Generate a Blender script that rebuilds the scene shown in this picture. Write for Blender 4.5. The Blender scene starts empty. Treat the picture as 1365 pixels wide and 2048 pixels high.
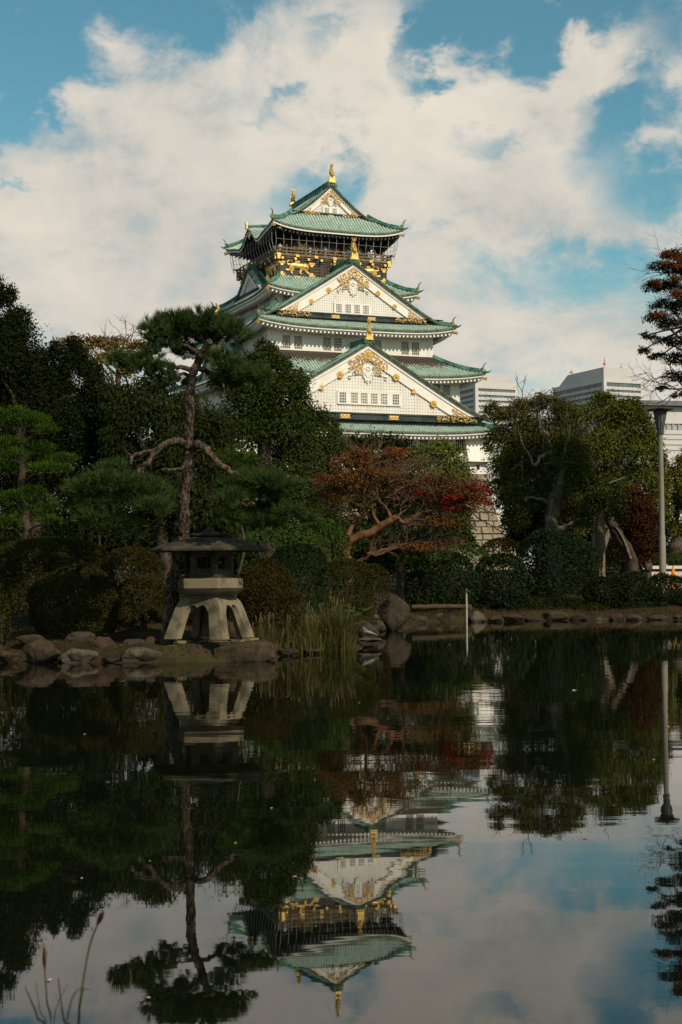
import bpy, math, random
import numpy as np
from mathutils import Vector, Matrix, noise as mnoise

# ------------------------------------------------------------------ camera
SC = bpy.context.scene
COL = SC.collection
FPX, PITCH, ROLL, CAMH = 3050.0, math.radians(2.32), math.radians(0.45), 1.4
_R0 = np.array([1.0, 0, 0]); _U0 = np.array([0, -math.sin(PITCH), math.cos(PITCH)])
_F = np.array([0, math.cos(PITCH), math.sin(PITCH)])
_R = _R0*math.cos(ROLL) - _U0*math.sin(ROLL)
_U = _R0*math.sin(ROLL) + _U0*math.cos(ROLL)
cam = bpy.data.cameras.new('camera'); camo = bpy.data.objects.new('camera', cam); COL.objects.link(camo)
M = Matrix.Identity(4)
for i in range(3):
    M[i][0] = _R[i]; M[i][1] = _U[i]; M[i][2] = -_F[i]
M[2][3] = CAMH
camo.matrix_world = M
cam.sensor_fit = 'VERTICAL'; cam.sensor_height = 24.0; cam.sensor_width = 16.0
cam.lens = 24.0*FPX/2048
cam.clip_start = 0.1; cam.clip_end = 8000
cam.dof.use_dof = True; cam.dof.focus_distance = 45; cam.dof.aperture_fstop = 6.3
SC.camera = camo

def P(x, y, Y):
    """world point seen at photo pixel x, y at depth Y metres"""
    d = _F + _R*((x-682.5)/FPX) + _U*((1024-y)/FPX)
    return np.array([0, 0, CAMH]) + d*(Y/d[1])
def PXM(Y): return Y/FPX
def PG(x, y, z=0.0):
    """world point on the level plane z seen at photo pixel x, y"""
    d = _F + _R*((x-682.5)/FPX) + _U*((1024-y)/FPX)
    return np.array([0, 0, CAMH]) + d*((z-CAMH)/d[2])

# ------------------------------------------------------------------ exposure, sun, sky
SC.view_settings.view_transform = 'Standard'; SC.view_settings.look = 'None'
SC.view_settings.exposure = 0.0; SC.view_settings.gamma = 1.0
try: SC.view_settings.use_curve_mapping = False
except Exception: pass
SC.cycles.max_bounces = 7; SC.cycles.diffuse_bounces = 2; SC.cycles.glossy_bounces = 3
SC.cycles.transmission_bounces = 3; SC.cycles.transparent_max_bounces = 6
SC.cycles.sample_clamp_indirect = 4.0

SUN_EL, SUN_AZ = math.radians(36), math.radians(142)     # azimuth clockwise from +Y
SDIR = Vector((math.sin(SUN_AZ)*math.cos(SUN_EL), math.cos(SUN_AZ)*math.cos(SUN_EL), math.sin(SUN_EL)))
sl = bpy.data.lights.new('sun', 'SUN'); sl.energy = 4.0; sl.angle = math.radians(0.55); sl.color = (1.0, 0.87, 0.70)
so = bpy.data.objects.new('sun', sl); COL.objects.link(so); so.location = (60, -80, 90)
so.rotation_euler = SDIR.to_track_quat('Z', 'Y').to_euler()

world = bpy.data.worlds.new('World'); SC.world = world; world.use_nodes = True
def build_world():
    nt = world.node_tree; N = nt.nodes; L = nt.links; N.clear()
    def n(t, **k):
        o = N.new(t)
        for a, b in k.items(): setattr(o, a, b)
        return o
    def math_(op, a, b=None, c=None, clamp=False):
        m = n('ShaderNodeMath', operation=op); m.use_clamp = clamp
        for i, v in enumerate((a, b, c)):
            if v is None: continue
            if isinstance(v, (int, float)): m.inputs[i].default_value = v
            else: L.new(v, m.inputs[i])
        return m.outputs[0]
    def smooth(v, lo, hi, a=0.0, b=1.0):
        m = n('ShaderNodeMapRange', interpolation_type='SMOOTHSTEP')
        L.new(v, m.inputs[0])
        for i, x in enumerate((lo, hi, a, b)): m.inputs[i+1].default_value = x
        return m.outputs[0]
    tc = n('ShaderNodeTexCoord'); D = tc.outputs['Generated']
    nv = n('ShaderNodeVectorMath', operation='NORMALIZE'); L.new(D, nv.inputs[0]); D = nv.outputs[0]
    sep = n('ShaderNodeSeparateXYZ'); L.new(D, sep.inputs[0])
    az = math_('ARCTAN2', sep.outputs[0], sep.outputs[1]); el = math_('ARCSINE', sep.outputs[2])
    def nz(scale, detail, rough, dist=0.0, off=(0, 0, 0), st=(1, 1, 1)):
        mp = n('ShaderNodeMapping'); L.new(D, mp.inputs[0]); mp.inputs['Location'].default_value = off; mp.inputs['Scale'].default_value = st
        t = n('ShaderNodeTexNoise'); L.new(mp.outputs[0], t.inputs['Vector'])
        t.inputs['Scale'].default_value = scale; t.inputs['Detail'].default_value = detail
        t.inputs['Roughness'].default_value = rough; t.inputs['Distortion'].default_value = dist
        return math_('SUBTRACT', t.outputs['Fac'], 0.5)
    n1 = nz(9, 7, 0.62, 0.25, (3.1, 1.7, 0.4), (1, 1, 1.5))
    n2 = nz(30, 6, 0.6, 0.4, (7.1, 0.3, 2.2), (1, 1, 1.35))
    n3 = nz(3.1, 4, 0.5, 0.0, (0.3, 5.1, 0.9), (1, 1, 1.6))
    nb = nz(11, 5, 0.6, 0.3, (9.3, 4.7, 6.4), (1, 1, 1.3))
    # warped angular coordinates so that bank edges stay ragged
    azw = math_('MULTIPLY_ADD', n1, 0.13, az); elw = math_('MULTIPLY_ADD', n2, 0.06, math_('MULTIPLY_ADD', nb, 0.10, el))
    cmb = n('ShaderNodeCombineXYZ'); L.new(azw, cmb.inputs[0]); L.new(elw, cmb.inputs[1])
    # cloud banks (+) and blue openings (-): photo pixel centre, radii, tilt in degrees, weight
    banks = [(560, 360, 900, 330, 0, 0.55), (330, 200, 330, 190, -22, 0.45), (700, 60, 190, 150, -25, 0.5), (930, 240, 330, 220, 20, 0.4),
             (1180, 120, 230, 62, -30, 0.75), (250, 520, 520, 230, 0, 0.45), (1050, 420, 200, 130, 10, 0.35), (1200, 700, 330, 70, 0, 0.5), (1340, 290, 80, 70, -30, 0.45), (1280, 480, 140, 60, 0, 0.35),
             (130, 60, 360, 95, -24, -1.15), (60, 150, 150, 45, -8, -0.55), (400, 20, 70, 60, -60, -0.4), (862, 110, 46, 95, 22, -1.4), (1010, 25, 230, 75, 0, -1.3), (1340, 30, 90, 60, 0, -0.5),
             (655, 385, 95, 75, -28, -0.85), (520, 440, 90, 60, -30, -0.35), (1215, 270, 62, 95, 28, -0.95), (1310, 360, 110, 60, -25, -0.8), (1330, 190, 60, 60, 0, -0.6),
             (965, 285, 60, 55, -40, -0.85), (540, 190, 55, 24, -20, -0.7), (1120, 545, 160, 50, 0, -0.42), (1040, 620, 90, 24, 8, -0.3), (640, 75, 60, 40, 0, -0.7), (35, 395, 45, 16, 0, -0.7), (860, 492, 60, 16, 0, -0.3)]
    acc = 0.0
    for (px, py, rx, ry, tilt, wt) in banks:
        v = P(px, py, 1.0) - np.array([0, 0, CAMH]); v = v/np.linalg.norm(v)
        a0 = math.atan2(v[0], v[1]); e0 = math.asin(v[2])
        mp = n('ShaderNodeMapping', vector_type='TEXTURE'); L.new(cmb.outputs[0], mp.inputs[0])
        mp.inputs['Location'].default_value = (a0, e0, 0)
        mp.inputs['Rotation'].default_value = (0, 0, math.radians(-tilt))
        mp.inputs['Scale'].default_value = (rx/FPX, ry/FPX, 1)
        ln = n('ShaderNodeVectorMath', operation='LENGTH'); L.new(mp.outputs[0], ln.inputs[0])
        acc = math_('ADD', smooth(ln.outputs['Value'], 0.25, 1.5, wt, 0.0), acc)
    f = math_('MULTIPLY_ADD', n1, 2.2, math_('MULTIPLY_ADD', acc, 0.72, 0.0)); f = math_('MULTIPLY_ADD', n2, 0.75, f); f = math_('ADD', f, 0.10); f = math_('MULTIPLY_ADD', n3, 1.0, f)
    low = smooth(el, 0.0, 0.27, 0.85, 0.0); f = math_('ADD', f, low)
    cover = smooth(f, -0.18, 0.92)
    # cloud body tone: soft grey undersides and warm bright tops
    tone = math_('ADD', math_('MULTIPLY', n3, 1.5), math_('MULTIPLY', n1, 1.1)); tone = math_('MULTIPLY_ADD', n2, 0.35, tone)
    cr = n('ShaderNodeValToRGB'); L.new(smooth(tone, -0.45, 0.5), cr.inputs[0])
    cr.color_ramp.elements[0].color = (0.37, 0.365, 0.345, 1); cr.color_ramp.elements[1].color = (0.68, 0.62, 0.53, 1)
    e = cr.color_ramp.elements.new(0.5); e.color = (0.545, 0.515, 0.46, 1)
    sky = n('ShaderNodeTexSky'); sky.sky_type = 'NISHITA'; sky.sun_disc = False
    sky.sun_elevation = SUN_EL; sky.sun_rotation = SUN_AZ; sky.air_density = 1.0; sky.dust_density = 0.6; sky.ozone_density = 1.0
    tint = n('ShaderNodeMix', data_type='RGBA', blend_type='MULTIPLY'); tint.inputs['Factor'].default_value = 1.0
    L.new(sky.outputs[0], tint.inputs[6]); tint.inputs[7].default_value = (0.60, 1.0, 0.86, 1)
    b1 = n('ShaderNodeBackground'); L.new(tint.outputs[2], b1.inputs[0]); b1.inputs[1].default_value = 0.105
    b2 = n('ShaderNodeBackground'); L.new(cr.outputs[0], b2.inputs[0]); b2.inputs[1].default_value = 1.2
    mx = n('ShaderNodeMixShader'); L.new(cover, mx.inputs[0]); L.new(b1.outputs[0], mx.inputs[1]); L.new(b2.outputs[0], mx.inputs[2])
    out = n('ShaderNodeOutputWorld'); L.new(mx.outputs[0], out.inputs[0])
build_world()

# ------------------------------------------------------------------ helpers
rng = np.random.default_rng(7); random.seed(7)

def tag(o, label=None, cat=None, group=None, kind=None):
    if label: o['label'] = label
    if cat: o['category'] = cat
    if group: o['group'] = group
    if kind: o['kind'] = kind
    return o
def empty(name, loc=(0, 0, 0), rz=0.0):
    o = bpy.data.objects.new(name, None); COL.objects.link(o); o.location = tuple(loc); o.rotation_euler = (0, 0, rz)
    o.empty_display_size = 0.1
    return o

class MB:
    """collects vertices and faces; build() links them as one mesh object"""
    def __init__(s): s.v = []; s.f3 = []; s.f4 = []; s.n = 0; s.attr = []
    def add(s, v, f, attr=None):
        v = np.asarray(v, np.float64).reshape(-1, 3); f = np.asarray(f, np.int64)
        if f.size == 0: return s
        s.v.append(v); (s.f4 if f.shape[1] == 4 else s.f3).append(f+s.n); s.n += len(v)
        s.attr.append(np.zeros(len(v)) if attr is None else np.broadcast_to(np.asarray(attr, float), (len(v),)))
        return s
    def grid(s, pts, flip=False, attr=None, closed=False):
        pts = np.asarray(pts, float); a, b = pts.shape[:2]
        i, j = np.meshgrid(np.arange(a-1), np.arange(b if closed else b-1), indexing='ij')
        j2 = (j+1) % b
        q = np.stack([i*b+j, (i+1)*b+j, (i+1)*b+j2, i*b+j2], -1).reshape(-1, 4)
        if flip: q = q[:, ::-1]
        return s.add(pts.reshape(-1, 3), q, None if attr is None else np.asarray(attr).reshape(-1))
    def box(s, c, d, rz=0.0, axes=None):
        c = np.asarray(c, float); h = np.asarray(d, float)/2
        k = np.array([[x, y, z] for z in (-1, 1) for y in (-1, 1) for x in (-1, 1)], float)*h
        if axes is not None: k = k@np.asarray(axes, float)
        elif rz:
            cs, sn = math.cos(rz), math.sin(rz); k = np.stack([k[:, 0]*cs-k[:, 1]*sn, k[:, 0]*sn+k[:, 1]*cs, k[:, 2]], 1)
        return s.add(k+c, [[0, 2, 3, 1], [4, 5, 7, 6], [0, 1, 5, 4], [2, 6, 7, 3], [0, 4, 6, 2], [1, 3, 7, 5]])
    def tube(s, path, rad, n=8, cap=True, flat=None):
        path = np.asarray(path, float); m = len(path); rad = np.broadcast_to(np.asarray(rad, float), (m,))
        t = np.gradient(path, axis=0); t /= np.linalg.norm(t, axis=1)[:, None]+1e-9
        ref = np.array([0, 0, 1.0]) if abs(t[:, 2]).mean() < 0.8 else np.array([1.0, 0, 0])
        a = np.cross(t, ref); a /= np.linalg.norm(a, axis=1)[:, None]+1e-9; b = np.cross(t, a)
        an = np.arange(n)*2*math.pi/n
        ring = path[:, None]+rad[:, None, None]*(a[:, None]*np.cos(an)[None, :, None]+b[:, None]*np.sin(an)[None, :, None])
        s.grid(ring, closed=True)
        if cap:
            for e, fl in ((0, 0), (m-1, 1)):
                ix = np.arange(n); v = np.vstack([ring[e], path[e]])
                f = np.stack([ix, (ix+1) % n, np.full(n, n)], 1); s.add(v, f if fl else f[:, ::-1])
        return s
    def lathe(s, prof, c, n=16, rz=0.0, sq=None):
        c = np.asarray(c, float); an = np.arange(n)*2*math.pi/n+rz
        pts = np.array([[[c[0]+r*math.cos(a), c[1]+r*math.sin(a), c[2]+z] for a in an] for r, z in prof])
        return s.grid(pts, closed=True, flip=True)
    def blob(s, c, r, n=8, m=6):
        c = np.asarray(c, float); r = np.broadcast_to(np.asarray(r, float), (3,))
        th = np.linspace(0, math.pi, m+1); an = np.arange(n)*2*math.pi/n
        pts = np.stack([np.sin(th)[:, None]*np.cos(an)[None], np.sin(th)[:, None]*np.sin(an)[None], np.cos(th)[:, None]*np.ones(n)[None]], -1)*r+c
        return s.grid(pts, closed=True)
    def poly(s, pts, thick=None, nrm=None):
        """flat polygon given in order (fan about its centre); with nrm and thick it becomes a plate"""
        pts = np.asarray(pts, float); n = len(pts); ix = np.arange(n)
        f = np.stack([ix, (ix+1) % n, np.full(n, n)], 1)
        if nrm is None: return s.add(np.vstack([pts, pts.mean(0)]), f)
        o = np.asarray(nrm, float)*thick
        s.add(np.vstack([pts+o, (pts+o).mean(0)]), f)
        s.add(np.vstack([pts, pts+o]), np.stack([ix, (ix+1) % n, (ix+1) % n+n, ix+n], 1))
        return s
    def mesh(s, name, smooth=False):
        me = bpy.data.meshes.new(name)
        if not s.v: return me
        v = np.concatenate(s.v); f4 = np.concatenate(s.f4) if s.f4 else np.zeros((0, 4), int); f3 = np.concatenate(s.f3) if s.f3 else np.zeros((0, 3), int)
        me.vertices.add(len(v)); me.vertices.foreach_set('co', v.astype(np.float32).ravel())
        lp = np.concatenate([f4.ravel(), f3.ravel()]); me.loops.add(len(lp)); me.loops.foreach_set('vertex_index', lp.astype(np.int32))
        nf = len(f4)+len(f3); me.polygons.add(nf)
        st = np.concatenate([np.arange(len(f4))*4, len(f4)*4+np.arange(len(f3))*3]); me.polygons.foreach_set('loop_start', st.astype(np.int32))
        try: me.polygons.foreach_set('loop_total', np.concatenate([np.full(len(f4), 4), np.full(len(f3), 3)]).astype(np.int32))
        except Exception: pass
        me.polygons.foreach_set('use_smooth', np.full(nf, bool(smooth)))
        at = np.concatenate(s.attr)
        if at.any():
            A = me.attributes.new('wear', 'FLOAT', 'POINT'); A.data.foreach_set('value', at.astype(np.float32))
        me.update(calc_edges=True)
        return me
    def build(s, name, mat, parent=None, smooth=False, kind=None):
        me = s.mesh(name, smooth)
        if mat: me.materials.append(mat)
        o = bpy.data.objects.new(name, me); COL.objects.link(o)
        if parent is not None: o.parent = parent
        if kind: o['kind'] = kind
        return o
def copy_obj(o, parent=None):
    c = o.copy(); COL.objects.link(c)
    if parent is not None: c.parent = parent
    for ch in list(o.children): copy_obj(ch, c)
    return c
def spline(pts, n=4):
    """Catmull-Rom resample of the rows of pts"""
    p = np.asarray(pts, float); p = np.vstack([2*p[0]-p[1], p, 2*p[-1]-p[-2]]); out = []
    for i in range(1, len(p)-2):
        for k in range(n):
            t = k/n
            out.append(0.5*((2*p[i])+(-p[i-1]+p[i+1])*t+(2*p[i-1]-5*p[i]+4*p[i+1]-p[i+2])*t*t+(-p[i-1]+3*p[i]-3*p[i+1]+p[i+2])*t**3))
    out.append(p[-2]); return np.array(out)

# ------------------------------------------------------------------ materials
def mat(name, color, rough=0.8, var=None, scale=4.0, detail=5, bump=0.0, bscale=None, metal=0.0, spec=0.12, coords='Object', island=None, stretch=(1, 1, 1), wear=None, trans=0.0, grime=None):
    """procedural material: two- or three-tone noise, fine bump, optional per-piece variation and wear attribute"""
    m = bpy.data.materials.new(name); m.use_nodes = True; nt = m.node_tree; N = nt.nodes; L = nt.links
    b = N['Principled BSDF']; b.inputs['Roughness'].default_value = rough; b.inputs['Metallic'].default_value = metal
    b.inputs['Specular IOR Level'].default_value = spec
    def n(t, **k):
        o = N.new(t)
        for a, c in k.items(): setattr(o, a, c)
        return o
    tc = n('ShaderNodeTexCoord'); mp = n('ShaderNodeMapping'); L.new(tc.outputs[coords], mp.inputs[0]); mp.inputs['Scale'].default_value = stretch
    def nz(sc, d=detail, r=0.6):
        t = n('ShaderNodeTexNoise'); L.new(mp.outputs[0], t.inputs['Vector']); t.inputs['Scale'].default_value = sc; t.inputs['Detail'].default_value = d; t.inputs['Roughness'].default_value = r
        return t.outputs['Fac']
    def mix(fac, a, c, blend='MIX'):
        x = n('ShaderNodeMix', data_type='RGBA', blend_type=blend)
        if isinstance(fac, (int, float)): x.inputs['Factor'].default_value = fac
        else: L.new(fac, x.inputs['Factor'])
        for i, v in ((6, a), (7, c)):
            if isinstance(v, tuple): x.inputs[i].default_value = (*v[:3], 1)
            else: L.new(v, x.inputs[i])
        return x.outputs[2]
    def rampf(v, lo, hi):
        r = n('ShaderNodeMapRange', interpolation_type='SMOOTHSTEP'); L.new(v, r.inputs[0]); r.inputs[1].default_value = lo; r.inputs[2].default_value = hi; return r.outputs[0]
    c = color
    if island:                       # each separate leaf or piece draws its own tone
        g = n('ShaderNodeNewGeometry'); cr = n('ShaderNodeValToRGB'); L.new(g.outputs['Random Per Island'], cr.inputs[0])
        els = cr.color_ramp.elements; cols = [color]+list(island)
        while len(els) < len(cols): els.new(0.5)
        for i, cc in enumerate(cols): els[i].position = i/(len(cols)-1); els[i].color = (*cc, 1)
        c = cr.outputs[0]
    if var: c = mix(rampf(nz(scale), 0.35, 0.65), c, var)
    if grime: c = mix(rampf(nz(grime[1], 6, 0.7), grime[2], grime[3]), c, grime[0])
    if wear:
        a = n('ShaderNodeAttribute', attribute_name='wear'); w = n('ShaderNodeMath', operation='MULTIPLY_ADD'); L.new(nz(2.2), w.inputs[0]); w.inputs[1].default_value = 0.9; L.new(a.outputs['Fac'], w.inputs[2])
        c = mix(rampf(w.outputs[0], 0.95, 1.2), c, wear)
    if isinstance(c, tuple): b.inputs['Base Color'].default_value = (*c[:3], 1)
    else: L.new(c, b.inputs['Base Color'])
    if bump:
        bp = n('ShaderNodeBump'); bp.inputs['Strength'].default_value = 1.0; bp.inputs['Distance'].default_value = bump
        L.new(nz(bscale or scale*4, 6, 0.65), bp.inputs['Height']); L.new(bp.outputs[0], b.inputs['Normal'])
    if trans:
        t = n('ShaderNodeBsdfTranslucent')
        if isinstance(c, tuple): t.inputs[0].default_value = (*c[:3], 1)
        else: L.new(c, t.inputs[0])
        ms = n('ShaderNodeMixShader'); ms.inputs[0].default_value = trans
        L.new(b.outputs[0], ms.inputs[1]); L.new(t.outputs[0], ms.inputs[2]); L.new(ms.outputs[0], N['Material Output'].inputs[0])
    return m

WHITE = mat('white_plaster', (0.78, 0.74, 0.66), 0.85, (0.71, 0.67, 0.59), 0.5, bump=0.01, bscale=6, stretch=(1, 1, .22), grime=((0.58, 0.535, 0.45), 1.3, 0.50, 0.80))
WHITE2 = mat('white_trim', (0.80, 0.76, 0.68), 0.8, (0.73, 0.69, 0.61), 1.2)
LATT = mat('weathered_lattice', (0.52, 0.48, 0.40), 0.8, (0.44, 0.41, 0.34), 3)
PANE = mat('shutter_pane', (0.56, 0.51, 0.42), 0.7, (0.48, 0.44, 0.36), 2)
DARK = mat('dark_opening', (0.02, 0.02, 0.018), 0.5, (0.035, 0.033, 0.028), 2)
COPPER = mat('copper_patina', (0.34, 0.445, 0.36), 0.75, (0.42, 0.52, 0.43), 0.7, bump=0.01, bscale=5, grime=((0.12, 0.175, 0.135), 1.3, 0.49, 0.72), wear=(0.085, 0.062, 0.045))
COPPERPAN = mat('copper_pan_shaded', (0.105, 0.165, 0.130), 0.75, (0.155, 0.23, 0.18), 0.9, bump=0.01, bscale=5, wear=(0.04, 0.03, 0.022))  # copper darker than the rolls: shade between rolls put into the colour
COPPERD = mat('copper_dark_patina', (0.035, 0.085, 0.065), 0.6, (0.11, 0.24, 0.175), 0.9, bump=0.01, bscale=6, wear=(0.05, 0.037, 0.028))
TILEEND = mat('tile_edge_bronze', (0.085, 0.085, 0.055), 0.6, (0.15, 0.20, 0.13), 1.5)
BLACKL = mat('black_lacquer', (0.017, 0.017, 0.015), 0.45, (0.035, 0.035, 0.03), 0.8, spec=0.4)
BAND = mat('dark_band_wood', (0.022, 0.03, 0.028), 0.5, (0.05, 0.06, 0.055), 0.8)
GOLD = mat('gilded_metal', (0.80, 0.53, 0.18), 0.42, (0.66, 0.41, 0.12), 3, metal=0.65, bump=0.02, bscale=9)
BRONZE = mat('bronze_railing', (0.20, 0.15, 0.085), 0.6, (0.12, 0.09, 0.05), 2, metal=0.2)
NETPOLE = mat('net_pole_steel', (0.36, 0.35, 0.32), 0.5, (0.28, 0.27, 0.25), 3)

# ------------------------------------------------------------------ ground and pond
SHORE_PX = [(-900, 1322), (-300, 1320), (0, 1321), (100, 1325), (250, 1326), (400, 1326), (548, 1321), (558, 1309), (600, 1304), (650, 1302), (715, 1300), (742, 1287), (758, 1262), (822, 1255), (850, 1245), (930, 1244), (1010, 1242), (1200, 1240), (1365, 1240), (1700, 1238)]
SH = np.array([PG(x, y)[:2] for x, y in SHORE_PX])
SH = np.vstack([[-90, SH[0, 1]], SH[:-1], [13.2, 45.0], [14.2, 30.0], [15.5, 9.0], [90, 6.0]])
def shore_dist(x, y):
    """signed distance to the far shoreline, positive on land"""
    x = np.asarray(x, float); y = np.asarray(y, float); d = np.full(x.shape, 1e9)
    for a, b in zip(SH[:-1], SH[1:]):
        ab = b-a; t = np.clip(((x-a[0])*ab[0]+(y-a[1])*ab[1])/(ab@ab), 0, 1)
        d = np.minimum(d, np.hypot(x-a[0]-t*ab[0], y-a[1]-t*ab[1]))
    ys = np.interp(x, SH[:, 0], SH[:, 1])
    d = np.where(y > ys, d, -d)
    d = np.maximum(d, 2.75-y)            # the bank the photographer stands on
    return np.maximum(d, np.abs(x)-80)
def sst(t): t = np.clip(t, 0, 1); return t*t*(3-2*t)
def ground_z(x, y):
    d = shore_dist(x, y)
    nzv = 0.04*np.sin(x*2.1+1.3*np.sin(y*1.7))+0.03*np.sin(y*2.9+x*0.8)
    z = -0.7+0.7*sst((d+1.4)/1.4)+0.26*sst(d/0.45)+0.35*sst((d-0.7)/4)+0.9*sst((d-6)/40)+nzv*sst(d/1.0)
    return z
def axis(lo, hi, step, far, sgn):
    out = list(np.arange(lo, hi, step)); s = step; v = hi
    while v < far: out.append(v); s *= 1.35; v += s
    out.append(far)
    return np.array(out)
def build_ground():
    xp = axis(0, 13, 0.2, 2500, 1); xs = np.concatenate([-xp[:0:-1], xp]); ys = np.concatenate([[-60, -20, -8, -3, 0, 1.2, 2, 2.4, 2.7, 2.9, 3.3, 4.5, 8, 14, 20], axis(22, 62, 0.2, 3500, 1)])
    X, Y = np.meshgrid(xs, ys, indexing='xy'); Z = ground_z(X, Y)
    b = MB(); b.grid(np.stack([X, Y, Z], -1), flip=True)
    m = mat('garden_soil', (0.026, 0.017, 0.009), 0.95, (0.044, 0.029, 0.013), 2.5, bump=0.05, bscale=14, coords='Object', grime=((0.046, 0.040, 0.014), 0.55, 0.5, 0.62))
    o = b.build('ground', m, smooth=True); o['kind'] = 'structure'
build_ground()
def build_water():
    b = MB(); xs = np.linspace(-85, 85, 3); ys = np.array([2.0, 25, 62])
    X, Y = np.meshgrid(xs, ys); b.grid(np.stack([X, Y, 0*X], -1), flip=True)
    m = bpy.data.materials.new('pond_water'); m.use_nodes = True; nt = m.node_tree; N = nt.nodes; L = nt.links; pb = N['Principled BSDF']
    pb.inputs['Base Color'].default_value = (0.0042, 0.0056, 0.0026, 1); pb.inputs['Roughness'].default_value = 0.012; pb.inputs['IOR'].default_value = 1.40
    pb.inputs['Specular IOR Level'].default_value = 0.5
    tc = N.new('ShaderNodeTexCoord')
    def layer(sc, st, det, amp):
        mp = N.new('ShaderNodeMapping'); L.new(tc.outputs['Object'], mp.inputs[0]); mp.inputs['Scale'].default_value = st
        t = N.new('ShaderNodeTexNoise'); L.new(mp.outputs[0], t.inputs['Vector']); t.inputs['Scale'].default_value = sc; t.inputs['Detail'].default_value = det; t.inputs['Roughness'].default_value = 0.5
        k = N.new('ShaderNodeMath'); k.operation = 'MULTIPLY'; L.new(t.outputs['Fac'], k.inputs[0]); k.inputs[1].default_value = amp
        return k.outputs[0]
    def add(a, c):
        k = N.new('ShaderNodeMath'); k.operation = 'ADD'; L.new(a, k.inputs[0]); L.new(c, k.inputs[1]); return k.outputs[0]
    swell = layer(1.1, (0.8, 1.3, 1), 1.0, 0.0017)
    rip = layer(5.0, (0.55, 1.6, 1), 2.0, 0.00013)
    # the breeze only roughens the middle distance
    sp = N.new('ShaderNodeSeparateXYZ'); L.new(tc.outputs['Object'], sp.inputs[0])
    mr = N.new('ShaderNodeMapRange'); mr.interpolation_type = 'SMOOTHSTEP'; L.new(sp.outputs[1], mr.inputs[0]); mr.inputs[1].default_value = 5.5; mr.inputs[2].default_value = 15
    fine = layer(2.4, (0.3, 1.5, 1), 3.0, 0.00085)
    k = N.new('ShaderNodeMath'); k.operation = 'MULTIPLY'; L.new(fine, k.inputs[0]); L.new(mr.outputs[0], k.inputs[1])
    bp = N.new('ShaderNodeBump'); bp.inputs['Strength'].default_value = 1.0; bp.inputs['Distance'].default_value = 1.0
    L.new(add(add(swell, rip), k.outputs[0]), bp.inputs['Height']); L.new(bp.outputs[0], pb.inputs['Normal'])
    o = b.build('pond_water', m); o['kind'] = 'structure'
build_water()

# ------------------------------------------------------------------ castle tower
TH = math.radians(22.5)
CASTLE = empty('castle_tower', (-3.8, 215, 0), TH)
tag(CASTLE, 'white five-tiered Japanese castle tower with green tiled roofs and gold gable ornaments', 'castle')
AL = [(1, 0), (0, 1), (-1, 0), (0, -1)]; OU = [(0, -1), (1, 0), (0, 1), (-1, 0)]
def fr(k, c, d, z):
    """side k: c along the side (rightwards seen from outside), d outwards from the axis, z up"""
    c, d, z = np.broadcast_arrays(np.asarray(c, float), np.asarray(d, float), np.asarray(z, float))
    return np.stack([AL[k][0]*c+OU[k][0]*d, AL[k][1]*c+OU[k][1]*d, z], -1)
def fbox(mb, k, c0, c1, d0, d1, z0, z1):
    a = fr(k, c0, d0, z0); b = fr(k, c1, d1, z1); lo = np.minimum(a, b); hi = np.maximum(a, b)
    return mb.box((lo+hi)/2, hi-lo)

def window(parent, k, c0, c1, d, z0, z1, dark=False, nx=4, nz=4, bars=None, name='window'):
    """window set back in its opening: lattice mesh with a pane behind as its sub-part"""
    b = MB(); w = c1-c0; h = z1-z0
    t = 0.034
    for i in range(nx+1):
        x = c0+w*i/nx; fbox(b, k, x-t*(1.3 if i in (0, nx) else 1), x+t*(1.3 if i in (0, nx) else 1), d-0.10, d-0.02, z0, z1)
    if nz:
        for i in range(nz+1):
            zz = z0+h*i/nz; fbox(b, k, c0+0.001, c1-0.001, d-0.115, d-0.035, max(z0+.003, zz-t), min(z1-.003, zz+t))
    o = b.build(name, bars or (WHITE2 if dark else LATT), parent)
    p = MB(); p.grid([[fr(k, c0-.1, d-0.2, z0-.1), fr(k, c0-.1, d-0.2, z1+.1)], [fr(k, c1+.1, d-0.2, z0-.1), fr(k, c1+.1, d-0.2, z1+.1)]], flip=True)
    p.build('pane', DARK if dark else PANE, o)
    return o

def wall_face(mb, k, a, d, z0, z1, holes=(), depth=0.22):
    """one face of a storey with real window openings and their reveals"""
    xs = sorted({-a, a, *[h[0] for h in holes], *[h[1] for h in holes]}); zs = sorted({z0, z1, *[h[2] for h in holes], *[h[3] for h in holes]})
    for i in range(len(xs)-1):
        for j in range(len(zs)-1):
            cx, cz = (xs[i]+xs[i+1])/2, (zs[j]+zs[j+1])/2
            if any(h[0] < cx < h[1] and h[2] < cz < h[3] for h in holes): continue
            mb.add([fr(k, xs[i], d, zs[j]), fr(k, xs[i+1], d, zs[j]), fr(k, xs[i+1], d, zs[j+1]), fr(k, xs[i], d, zs[j+1])], [[0, 1, 2, 3]])
    for (x0, x1, y0, y1) in holes:
        r = [(x0, y0), (x1, y0), (x1, y1), (x0, y1)]
        for i in range(4):
            p, q = r[i], r[(i+1) % 4]
            mb.add([fr(k, p[0], d, p[1]), fr(k, p[0], d-depth, p[1]), fr(k, q[0], d-depth, q[1]), fr(k, q[0], d, q[1])], [[0, 3, 2, 1]])

def storey(a, b, z0, z1, m, wins, name='storey_wall', bars=None):
    """wins: side -> list of (c0, c1, z0, z1, dark, nx, nz)"""
    mb = MB()
    for k in range(4): wall_face(mb, k, a if k % 2 == 0 else b, b if k % 2 == 0 else a, z0, z1, [w[:4] for w in wins.get(k, ())])
    o = mb.build(name, m, CASTLE)
    for k, l in wins.items():
        for w in l: window(CASTLE, k, w[0], w[1], b if k % 2 == 0 else a, w[2], w[3], w[4], w[5], w[6], bars)
    return o

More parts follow.
